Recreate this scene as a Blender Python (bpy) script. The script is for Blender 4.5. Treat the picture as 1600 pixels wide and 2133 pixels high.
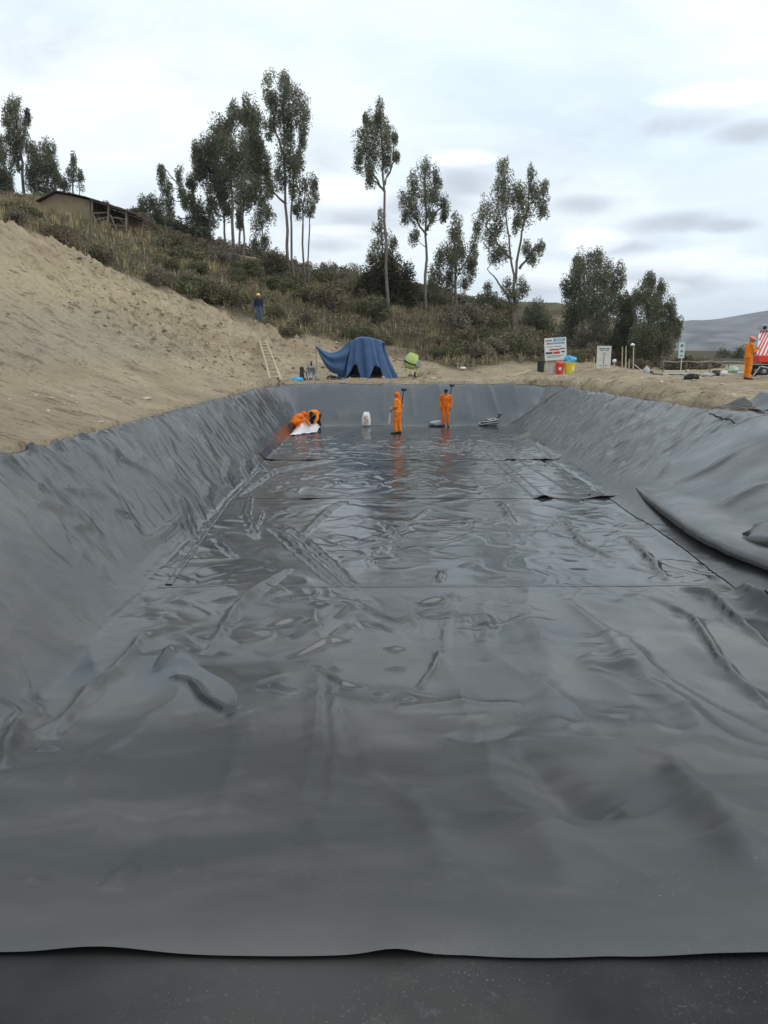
import bpy, bmesh, math, random
import numpy as np
from mathutils import Vector, Matrix

random.seed(7)
rng = np.random.default_rng(7)
for o in list(bpy.data.objects):
    bpy.data.objects.remove(o)
SC = bpy.context.scene
COL = SC.collection
R = math.radians

# ------------------------------------------------------------------ camera
CAM_Z = 3.97
PITCH = R(11.78)
FPX = 1733.0
cd = bpy.data.cameras.new('camera')
cd.sensor_fit = 'HORIZONTAL'
cd.sensor_width = 24.0
cd.lens = 24.0 * FPX / 1600.0
cd.clip_start = 0.05
cd.clip_end = 20000
cam = bpy.data.objects.new('camera', cd)
COL.objects.link(cam)
cam.location = (0, 0, CAM_Z)
cam.rotation_euler = (math.pi / 2 - PITCH, 0, 0)
SC.camera = cam

# ------------------------------------------------------------------ render / view
SC.render.engine = 'CYCLES'
SC.cycles.use_denoising = True
SC.cycles.max_bounces = 8
SC.cycles.volume_bounces = 0
SC.view_settings.view_transform = 'Standard'
SC.view_settings.look = 'None'
SC.view_settings.gamma = 1
SC.view_settings.use_curve_mapping = False
SC.view_settings.exposure = 0.20

# ------------------------------------------------------------------ world: broken overcast
SUN_EL, SUN_AZ = R(55), R(112)        # azimuth clockwise from +Y
world = bpy.data.worlds.new("World")
SC.world = world
world.use_nodes = True
nt = world.node_tree
nt.nodes.clear()
N = nt.nodes.new
L = nt.links.new


def wmath(op, a, b=None, c=None):
    n = N('ShaderNodeMath'); n.operation = op
    for i, v in enumerate((a, b, c)):
        if v is None: continue
        if isinstance(v, (int, float)): n.inputs[i].default_value = v
        else: L(v, n.inputs[i])
    return n.outputs[0]


def wmaprange(v, a, b, c, d):
    n = N('ShaderNodeMapRange'); n.interpolation_type = 'SMOOTHSTEP'
    L(v, n.inputs[0])
    for i, x in enumerate((a, b, c, d)): n.inputs[i + 1].default_value = x
    return n.outputs[0]


def wmix(f, a, b):
    n = N('ShaderNodeMix'); n.data_type = 'RGBA'
    if isinstance(f, (int, float)): n.inputs[0].default_value = f
    else: L(f, n.inputs[0])
    for i, v in ((6, a), (7, b)):
        if isinstance(v, tuple): n.inputs[i].default_value = (*v, 1)
        else: L(v, n.inputs[i])
    return n.outputs[2]


tc = N('ShaderNodeTexCoord')
sep = N('ShaderNodeSeparateXYZ')
L(tc.outputs['Generated'], sep.inputs[0])
zc = wmath('MAXIMUM', sep.outputs[2], 0.0)
den = wmath('ADD', zc, 0.16)
cx = wmath('DIVIDE', sep.outputs[0], den)
cy = wmath('DIVIDE', sep.outputs[1], den)
cmb = N('ShaderNodeCombineXYZ')
L(cx, cmb.inputs[0]); L(cy, cmb.inputs[1])


def wnoise(scale, detail, rough, off, dist=0.0, vec=None):
    mp = N('ShaderNodeMapping'); L(vec or cmb.outputs[0], mp.inputs[0])
    mp.inputs['Location'].default_value = off
    n = N('ShaderNodeTexNoise'); L(mp.outputs[0], n.inputs[0])
    n.inputs['Scale'].default_value = scale
    n.inputs['Detail'].default_value = detail
    n.inputs['Roughness'].default_value = rough
    n.inputs['Distortion'].default_value = dist
    return n.outputs[0]


n_big = wnoise(0.55, 6, 0.5, (3.1, 1.7, 0), 0.4)
n_mid = wnoise(1.3, 8, 0.55, (0.3, 5.2, 0), 0.5)
n_fine = wnoise(2.6, 8, 0.6, (7.7, 2.2, 0), 0.3)
# thin veil: white <-> pale blue
veil = wmaprange(n_big, 0.38, 0.62, 0.0, 1.0)
sky_hi = wmix(veil, (0.42, 0.51, 0.575), (0.58, 0.62, 0.64))
# whiter lower down
lowf = wmaprange(sep.outputs[2], 0.02, 0.38, 1.0, 0.0)
sky_b = wmix(wmath('MULTIPLY', lowf, 0.75), sky_hi, (0.535, 0.575, 0.595))


def blob(px, py, rx, ry):
    """soft cloud mask at the sky direction seen at photo pixel px, py (radii in degrees)"""
    dx = (px - 800) / FPX; dy = -(py - 1066.5) / FPX
    d = Vector((dx, math.cos(PITCH) + dy * math.sin(PITCH), -math.sin(PITCH) + dy * math.cos(PITCH))).normalized()
    az = math.atan2(d.x, d.y); el = math.asin(d.z)
    a = wmath('SUBTRACT', wmath('ARCTAN2', sep.outputs[0], sep.outputs[1]), az)
    e = wmath('SUBTRACT', wmath('ARCSINE', sep.outputs[2]), el)
    a = wmath('DIVIDE', a, R(rx)); e = wmath('DIVIDE', e, R(ry))
    r2 = wmath('ADD', wmath('MULTIPLY', a, a), wmath('MULTIPLY', e, e))
    return wmath('EXPONENT', wmath('MULTIPLY', r2, -1.0))


# grey cumulus bottoms
gsum = None
for b in ((1400, 262, 4.2, 1.0), (1560, 275, 4.0, .8), (720, 455, 4.6, 1.5), (680, 512, 2.6, .7), (960, 375, 3.4, 1.2), (880, 430, 4.0, 1.0), (1390, 470, 3.6, .8),
          (1500, 472, 2.4, .5), (1380, 585, 5.5, 1.1), (1220, 425, 3.0, .8), (1110, 600, 3.0, .8), (1320, 520, 3.0, .7), (130, 60, 14, 4.0), (330, 130, 9, 2.2), (1000, 330, 9, 1.8)):
    m = blob(*b)
    m = wmath('MULTIPLY', m, 0.45 if b[2] > 7 else 1.0)
    gsum = m if gsum is None else wmath('MAXIMUM', gsum, m)
sqz = N('ShaderNodeMapping'); L(tc.outputs['Generated'], sqz.inputs[0]); sqz.inputs['Scale'].default_value = (1, 1, 1.7)
n_br = wnoise(6.5, 10, 0.6, (2, 2, 2), 0.35, sqz.outputs[0])
n_puff = wnoise(4.2, 9, 0.58, (5, 1, 3), 0.25, sqz.outputs[0])
gm = wmath('MULTIPLY', wmaprange(wmath('ADD', gsum, wmath('MULTIPLY', wmath('SUBTRACT', n_br, 0.5), 1.9)), 0.15, 1.15, 0.0, 1.0), wmaprange(gsum, 0.02, 0.5, 0.0, 1.0))
# general low grey banks everywhere round the horizon
band = wmath('MULTIPLY', wmaprange(sep.outputs[2], 0.0, 0.10, 0.4, 1.0), wmaprange(sep.outputs[2], 0.12, 0.30, 1.0, 0.25))
gen = wmath('MULTIPLY', wmaprange(n_puff, 0.50, 0.66, 0.0, 0.75), band)
gm2 = wmath('MAXIMUM', gm, wmath('MULTIPLY', gen, 0.7))
sky_c = wmix(wmath('MULTIPLY', gm2, 0.9), sky_b, (0.33, 0.355, 0.395))
# bright cumulus heads
wsum = None
for b in ((1430, 545, 5.0, 1.1), (1560, 560, 3.5, 1.0), (700, 480, 3.0, .5), (1150, 575, 2.5, .9), (980, 330, 3.5, .6), (700, 400, 3.5, 1.4), (1480, 200, 5, .8), (1330, 600, 3, .7), (1230, 500, 2.5, .8)):
    m = blob(*b)
    wsum = m if wsum is None else wmath('MAXIMUM', wsum, m)
wm = wmath('MULTIPLY', wmaprange(wmath('ADD', wsum, wmath('MULTIPLY', wmath('SUBTRACT', n_br, 0.5), 1.9)), 0.2, 0.8, 0.0, 1.0), wmaprange(wsum, 0.02, 0.45, 0.0, 1.0))
sky_d = wmix(wmath('MULTIPLY', wm, 0.5), sky_c, (0.72, 0.73, 0.735))
fine = wmaprange(n_fine, 0.35, 0.65, 0.96, 1.03)
mulc = N('ShaderNodeVectorMath'); mulc.operation = 'SCALE'
L(sky_d, mulc.inputs[0]); L(fine, mulc.inputs['Scale'])
nish = N('ShaderNodeTexSky')
nish.sky_type = 'NISHITA'
nish.sun_disc = False
nish.sun_elevation = SUN_EL
nish.sun_rotation = SUN_AZ
nish.altitude = 3000
bg1 = N('ShaderNodeBackground'); L(nish.outputs[0], bg1.inputs[0]); bg1.inputs[1].default_value = 0.10
bg2 = N('ShaderNodeBackground'); L(mulc.outputs[0], bg2.inputs[0]); bg2.inputs[1].default_value = 1.75
ms = N('ShaderNodeMixShader'); ms.inputs[0].default_value = 0.90
L(bg1.outputs[0], ms.inputs[1]); L(bg2.outputs[0], ms.inputs[2])
wo = N('ShaderNodeOutputWorld'); L(ms.outputs[0], wo.inputs[0])

sd = bpy.data.lights.new('sun', 'SUN')
sd.energy = 1.1
sd.angle = R(45)
sd.color = (1.0, 0.95, 0.88)
sun = bpy.data.objects.new('sun', sd)
COL.objects.link(sun)
sdir = Vector((math.sin(SUN_AZ) * math.cos(SUN_EL), math.cos(SUN_AZ) * math.cos(SUN_EL), math.sin(SUN_EL)))
sun.rotation_euler = sdir.to_track_quat('Z', 'Y').to_euler()

# ------------------------------------------------------------------ helpers
CAMP = np.array([0, 0, CAM_Z])


def ray(px, py):
    a = (px - 800) / FPX; b = -(py - 1066.5) / FPX
    return np.array([a, math.cos(PITCH) + b * math.sin(PITCH), -math.sin(PITCH) + b * math.cos(PITCH)])


def at(px, py, Y):
    r = ray(px, py)
    return Vector(CAMP + r * (Y / r[1]))


def mpp(Y):
    return Y / FPX


def tag(o, label=None, cat=None, group=None, kind=None):
    if label: o['label'] = label
    if cat: o['category'] = cat
    if group: o['group'] = group
    if kind: o['kind'] = kind
    return o


def empty(name, loc, label, cat, group=None, rz=0):
    o = bpy.data.objects.new(name, None)
    o.empty_display_size = 0.2
    COL.objects.link(o)
    o.location = loc
    o.rotation_euler = (0, 0, rz)
    return tag(o, label, cat, group)


def link(name, me, mats=None, parent=None, loc=None):
    o = bpy.data.objects.new(name, me)
    COL.objects.link(o)
    if mats:
        for m in (mats if isinstance(mats, (list, tuple)) else [mats]):
            me.materials.append(m)
    if parent: o.parent = parent
    if loc is not None: o.location = loc
    return o


def np_mesh(name, V, Fq=None, Ft=None, smooth=False):
    """mesh from numpy: V (n,3), quads (m,4) and/or tris (k,3)"""
    me = bpy.data.meshes.new(name)
    V = np.asarray(V, dtype=np.float32)
    me.vertices.add(len(V)); me.vertices.foreach_set('co', V.ravel())
    loops = []; starts = []; tot = 0
    if Fq is not None and len(Fq):
        Fq = np.asarray(Fq, dtype=np.int32); loops.append(Fq.ravel())
        starts.append(np.arange(len(Fq), dtype=np.int32) * 4); tot = len(Fq) * 4
    if Ft is not None and len(Ft):
        Ft = np.asarray(Ft, dtype=np.int32); loops.append(Ft.ravel())
        starts.append(tot + np.arange(len(Ft), dtype=np.int32) * 3)
    lp = np.concatenate(loops); st = np.concatenate(starts)
    me.loops.add(len(lp)); me.loops.foreach_set('vertex_index', lp)
    me.polygons.add(len(st)); me.polygons.foreach_set('loop_start', st)
    me.update(calc_edges=True)
    me.polygons.foreach_set('use_smooth', np.full(len(st), smooth, dtype=bool))
    me.validate()
    return me


class MB:
    """collects closed shapes, builds one mesh"""
    def __init__(s): s.v = []; s.f = []

    def add(s, vs, fs):
        b = len(s.v); s.v += [tuple(v) for v in vs]; s.f += [tuple(i + b for i in f) for f in fs]; return s

    def box(s, c, d, rot=None, taper=1.0):
        x, y, z = d[0] / 2, d[1] / 2, d[2] / 2
        vs = [Vector((sx * x * (taper if sz > 0 else 1), sy * y * (taper if sz > 0 else 1), sz * z)) for sz in (-1, 1) for sy in (-1, 1) for sx in (-1, 1)]
        if rot is not None: vs = [rot @ v for v in vs]
        vs = [v + Vector(c) for v in vs]
        return s.add(vs, [(0, 2, 3, 1), (4, 5, 7, 6), (0, 1, 5, 4), (2, 6, 7, 3), (0, 4, 6, 2), (1, 3, 7, 5)])

    def tube(s, pts, radii, n=8, caps=True):
        pts = [Vector(p) for p in pts]
        if isinstance(radii, (int, float)): radii = [radii] * len(pts)
        rings = []
        ref = Vector((0.13, 0.21, 0.97))
        for i, p in enumerate(pts):
            d = (pts[min(i + 1, len(pts) - 1)] - pts[max(i - 1, 0)])
            if d.length < 1e-9: d = Vector((0, 0, 1))
            d.normalize()
            rf = ref if abs(d.dot(ref)) < 0.95 else Vector((1, 0.1, 0))
            a = d.cross(rf).normalized(); b = d.cross(a)
            rings.append([p + (a * math.cos(2 * math.pi * k / n) + b * math.sin(2 * math.pi * k / n)) * radii[i] for k in range(n)])
        vs = [v for r in rings for v in r]; fs = []
        for i in range(len(pts) - 1):
            for k in range(n):
                k2 = (k + 1) % n
                fs.append((i * n + k, i * n + k2, (i + 1) * n + k2, (i + 1) * n + k))
        if caps:
            fs.append(tuple(range(n))[::-1]); fs.append(tuple((len(pts) - 1) * n + k for k in range(n)))
        return s.add(vs, fs)

    def lathe(s, prof, n=20, M=None):
        """prof list of (r, z); closed with caps"""
        vs = []; fs = []
        for r, z in prof:
            for k in range(n):
                a = 2 * math.pi * k / n
                v = Vector((r * math.cos(a), r * math.sin(a), z))
                vs.append(M @ v if M is not None else v)
        for i in range(len(prof) - 1):
            for k in range(n):
                k2 = (k + 1) % n
                fs.append((i * n + k, i * n + k2, (i + 1) * n + k2, (i + 1) * n + k))
        fs.append(tuple(range(n))[::-1]); fs.append(tuple((len(prof) - 1) * n + k for k in range(n)))
        return s.add(vs, fs)

    def build(s, name, mat, parent=None, smooth=False, bevel=0.0, loc=None):
        me = bpy.data.meshes.new(name)
        me.from_pydata([tuple(v) for v in s.v], [], s.f)
        if bevel > 0:
            bm = bmesh.new(); bm.from_mesh(me)
            es = [e for e in bm.edges if len(e.link_faces) == 2 and e.calc_face_angle(0) > 0.6]
            bmesh.ops.bevel(bm, geom=es, offset=bevel, segments=2, affect='EDGES', profile=0.6)
            bm.to_mesh(me); bm.free()
        me.update()
        if smooth:
            me.polygons.foreach_set('use_smooth', [True] * len(me.polygons))
        return link(name, me, mat, parent, loc)


# ---- numpy gradient noise
_perm = rng.permutation(512).astype(np.int64)
_ga = rng.uniform(0, 2 * np.pi, 512)
_gx, _gy = np.cos(_ga), np.sin(_ga)


def perlin(x, y, seed=0):
    x = np.asarray(x, float); y = np.asarray(y, float)
    xi = np.floor(x).astype(np.int64); yi = np.floor(y).astype(np.int64)
    xf = x - xi; yf = y - yi
    u = xf * xf * xf * (xf * (xf * 6 - 15) + 10); v = yf * yf * yf * (yf * (yf * 6 - 15) + 10)

    def g(ix, iy, dx, dy):
        h = _perm[(_perm[(ix + seed * 37) & 511] + iy + seed * 101) & 511]
        return _gx[h] * dx + _gy[h] * dy
    a = g(xi, yi, xf, yf); b = g(xi + 1, yi, xf - 1, yf)
    c = g(xi, yi + 1, xf, yf - 1); d = g(xi + 1, yi + 1, xf - 1, yf - 1)
    return (a + (b - a) * u + (c - a) * v + (a - b - c + d) * u * v) * 1.4


def fbm(x, y, octv=4, seed=0, gain=0.5):
    s = 0; a = 1.0
    for i in range(octv):
        s = s + a * perlin(x * 2 ** i, y * 2 ** i, seed + i); a *= gain
    return s


def sstep(a, b, x):
    t = np.clip((x - a) / (b - a), 0, 1)
    return t * t * (3 - 2 * t)


# ------------------------------------------------------------------ materials
def mat(name, col, rough=0.7, spec=0.3, var=0.15, nscale=6.0, bump=0.0, bscale=30.0, metal=0.0, island=0.0, coord='Object', trans=0.0, sheen=0.0):
    m = bpy.data.materials.new(name); m.use_nodes = True
    t = m.node_tree; p = t.nodes['Principled BSDF']
    p.inputs['Roughness'].default_value = rough
    p.inputs['Specular IOR Level'].default_value = spec
    p.inputs['Metallic'].default_value = metal
    c = t.nodes.new('ShaderNodeTexCoord')
    n = t.nodes.new('ShaderNodeTexNoise'); n.inputs['Scale'].default_value = nscale; n.inputs['Detail'].default_value = 5
    t.links.new(c.outputs[coord], n.inputs['Vector'])
    mr = t.nodes.new('ShaderNodeMapRange'); t.links.new(n.outputs[0], mr.inputs[0])
    mr.inputs[1].default_value = .25; mr.inputs[2].default_value = .75
    mr.inputs[3].default_value = 1 - var; mr.inputs[4].default_value = 1 + var
    val = mr.outputs[0]
    if island > 0:
        g = t.nodes.new('ShaderNodeNewGeometry')
        m2 = t.nodes.new('ShaderNodeMapRange'); t.links.new(g.outputs['Random Per Island'], m2.inputs[0])
        m2.inputs[3].default_value = 1 - island; m2.inputs[4].default_value = 1 + island
        mm = t.nodes.new('ShaderNodeMath'); mm.operation = 'MULTIPLY'
        t.links.new(val, mm.inputs[0]); t.links.new(m2.outputs[0], mm.inputs[1]); val = mm.outputs[0]
    vm = t.nodes.new('ShaderNodeVectorMath'); vm.operation = 'SCALE'
    vm.inputs[0].default_value = col; t.links.new(val, vm.inputs['Scale'])
    t.links.new(vm.outputs[0], p.inputs['Base Color'])
    if bump > 0:
        n2 = t.nodes.new('ShaderNodeTexNoise'); n2.inputs['Scale'].default_value = bscale; n2.inputs['Detail'].default_value = 4
        t.links.new(c.outputs[coord], n2.inputs['Vector'])
        b = t.nodes.new('ShaderNodeBump'); b.inputs['Strength'].default_value = 0.6; b.inputs['Distance'].default_value = bump
        t.links.new(n2.outputs[0], b.inputs['Height']); t.links.new(b.outputs[0], p.inputs['Normal'])
    if trans > 0:
        tr = t.nodes.new('ShaderNodeBsdfTranslucent'); t.links.new(vm.outputs[0], tr.inputs[0])
        mx = t.nodes.new('ShaderNodeMixShader'); mx.inputs[0].default_value = trans
        t.links.new(p.outputs[0], mx.inputs[1]); t.links.new(tr.outputs[0], mx.inputs[2])
        t.links.new(mx.outputs[0], t.nodes['Material Output'].inputs[0])
    return m


def liner_mat(name, rough, dust, base=(0.030, 0.032, 0.0345), bump=0.012, bscale=1.6, stain=False, fine=0.0015, bench=False, spec=.62):
    """black HDPE sheet: smooth sheen, dusty film and specks that belong to the sheet"""
    m = bpy.data.materials.new(name); m.use_nodes = True
    t = m.node_tree; p = t.nodes['Principled BSDF']
    nd = t.nodes.new; lk = t.links.new
    c = nd('ShaderNodeTexCoord')

    def noise(s, det=4, ro=0.55, dist=0.0):
        n = nd('ShaderNodeTexNoise'); n.inputs['Scale'].default_value = s; n.inputs['Detail'].default_value = det
        n.inputs['Roughness'].default_value = ro; n.inputs['Distortion'].default_value = dist
        lk(c.outputs['Object'], n.inputs['Vector']); return n.outputs[0]

    def mr(v, a, b, x, y):
        n = nd('ShaderNodeMapRange'); n.interpolation_type = 'SMOOTHSTEP'; lk(v, n.inputs[0])
        for i, q in enumerate((a, b, x, y)): n.inputs[i + 1].default_value = q
        return n.outputs[0]

    def mul(a, b):
        n = nd('ShaderNodeMath'); n.operation = 'MULTIPLY'
        for i, v in enumerate((a, b)):
            if isinstance(v, (int, float)): n.inputs[i].default_value = v
            else: lk(v, n.inputs[i])
        return n.outputs[0]

    def mix(f, a, b):
        n = nd('ShaderNodeMix'); n.data_type = 'RGBA'; lk(f, n.inputs[0])
        for i, v in ((6, a), (7, b)):
            if isinstance(v, tuple): n.inputs[i].default_value = (*v, 1)
            else: lk(v, n.inputs[i])
        return n.outputs[2]
    film = mul(mr(noise(0.55, 5, 0.6), 0.40, 0.68, 0, 1), 0.75 * dust)
    col = mix(film, base, (0.115, 0.105, 0.092))
    patch = mr(noise(0.9, 3), 0.48, 0.66, 0.0, 1)
    specks = mul(mr(noise(130, 2, 0.7), 0.655, 0.70, 0, 0.8), mul(patch, dust))
    col = mix(specks, col, (0.34, 0.33, 0.30))
    chips = mul(mr(noise(60, 2, 0.6), 0.69, 0.73, 0, 0.9), mul(mr(noise(1.3, 4, .6), .46, .66, 0, 1), dust))
    col = mix(chips, col, (0.42, 0.41, 0.38))
    scuff = mul(mr(noise(14, 6, 0.75), 0.55, 0.72, 0, 0.6), mul(patch, dust))
    col = mix(scuff, col, (0.17, 0.17, 0.16))
    drag = mul(mr(noise(1.2, 9, .72, 1.5), .55, .68, 0, .5), mul(patch, dust))
    col = mix(drag, col, (0.16, 0.135, 0.11))
    if stain:
        vs = nd('ShaderNodeVectorMath'); vs.operation = 'DISTANCE'
        mp = nd('ShaderNodeMapping'); lk(c.outputs['Object'], mp.inputs[0]); mp.inputs['Scale'].default_value = (1, 0.8, 0)
        lk(mp.outputs[0], vs.inputs[0]); sp = stain; vs.inputs[1].default_value = (sp[0], sp[1] * .8, 0)
        st = mul(mr(vs.outputs['Value'], 0.15, 0.62, 1, 0), mr(noise(3.5, 4), 0.35, 0.55, 0.0, 0.8))
        col = mix(st, col, (0.24, 0.19, 0.13))
    lk(col, p.inputs['Base Color'])
    rn = mr(noise(0.8, 5), 0.3, 0.7, rough * 0.75, rough * 1.3)
    if bench:                       # near the bench: more dust, and colour lifted in place of missing sky sheen
        sx = nd('ShaderNodeSeparateXYZ'); lk(c.outputs['Object'], sx.inputs[0])
        wob = nd('ShaderNodeMath'); wob.operation = 'ADD'; lk(sx.outputs[1], wob.inputs[0]); lk(mul(noise(.5, 5, .6), 4.0), wob.inputs[1])
        dust_lift = mr(wob.outputs[0], -16.0, -6.5, 1, 0)
        rx = nd('ShaderNodeMath'); rx.operation = 'ADD'; lk(rn, rx.inputs[0]); lk(mul(dust_lift, .26), rx.inputs[1]); rn = rx.outputs[0]
        col2 = mix(mul(dust_lift, .55), (.0, .0, .0), (.016, .017, .017))
        ad = nd('ShaderNodeMix'); ad.data_type = 'RGBA'; ad.blend_type = 'ADD'; ad.inputs[0].default_value = 1.0
        lk(col, ad.inputs[6]); lk(col2, ad.inputs[7]); lk(ad.outputs[2], p.inputs['Base Color'])
    ra = nd('ShaderNodeMath'); ra.operation = 'ADD'; lk(rn, ra.inputs[0]); lk(mul(film, 0.15), ra.inputs[1])
    lk(ra.outputs[0], p.inputs['Roughness'])
    p.inputs['Specular IOR Level'].default_value = spec
    p.inputs['IOR'].default_value = 1.5
    b = nd('ShaderNodeBump'); b.inputs['Strength'].default_value = 1.0; b.inputs['Distance'].default_value = bump
    lk(noise(bscale, 3, 0.45, 0.8), b.inputs['Height'])
    b2 = nd('ShaderNodeBump'); b2.inputs['Strength'].default_value = 0.5; b2.inputs['Distance'].default_value = fine
    lk(noise(70, 3), b2.inputs['Height']); lk(b.outputs[0], b2.inputs['Normal'])
    lk(b2.outputs[0], p.inputs['Normal'])
    return m


# ------------------------------------------------------------------ the shape of the pit
XL, XR, YF, YB = -3.8, 5.5, 7.6, 38.0


def pit_u(x, y):
    rl = np.interp(y, [14, 34], [2.6, 1.7]); rr = np.interp(y, [22, 37], [4.2, 2.8])
    dx = np.maximum(np.maximum((XL - x) / rl, (x - XR) / rr), 0)
    dy = np.maximum(np.clip((9.4 - y) / 7.4, 0, 2) ** 1.35, np.maximum((y - YB) / 3.0, 0))
    return np.sqrt(dx * dx + dy * dy)


def pit_base(x, y):
    x = np.asarray(x, float); y = np.asarray(y, float)
    u = pit_u(x, y)
    rim = np.interp(y, [2, 9, 14, 41], [2.33, 2.26, 2.06, 1.83])
    k = np.interp(y, [8.5, 14], [0.16, 0.07])
    g = (np.sqrt(u * u + k * k) - k) / (np.sqrt(1 + k * k) - k)
    g1 = 1.0 + 0.0 * g
    kk = np.interp(y, [3, 9], [0.02, 0.06])
    g = 0.5 * (g + g1 - np.sqrt((g - g1) ** 2 + kk * kk * 4) ) + kk * 0.35
    return rim * np.minimum(g, 1.0)


def onpit(px, py):
    r = ray(px, py); t = np.linspace(1.0, 60, 6000)
    P = CAMP[None] + r[None] * t[:, None]
    below = P[:, 2] < pit_base(P[:, 0], P[:, 1])
    i = np.argmax(below) if below.any() else len(t) - 1
    return P[i]


# hand-placed folds of the sheet: photo polyline -> (world polyline, height, half width)
def fold(pts, h, w):
    return (np.array([onpit(*p)[:2] for p in pts]), h, w)


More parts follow.
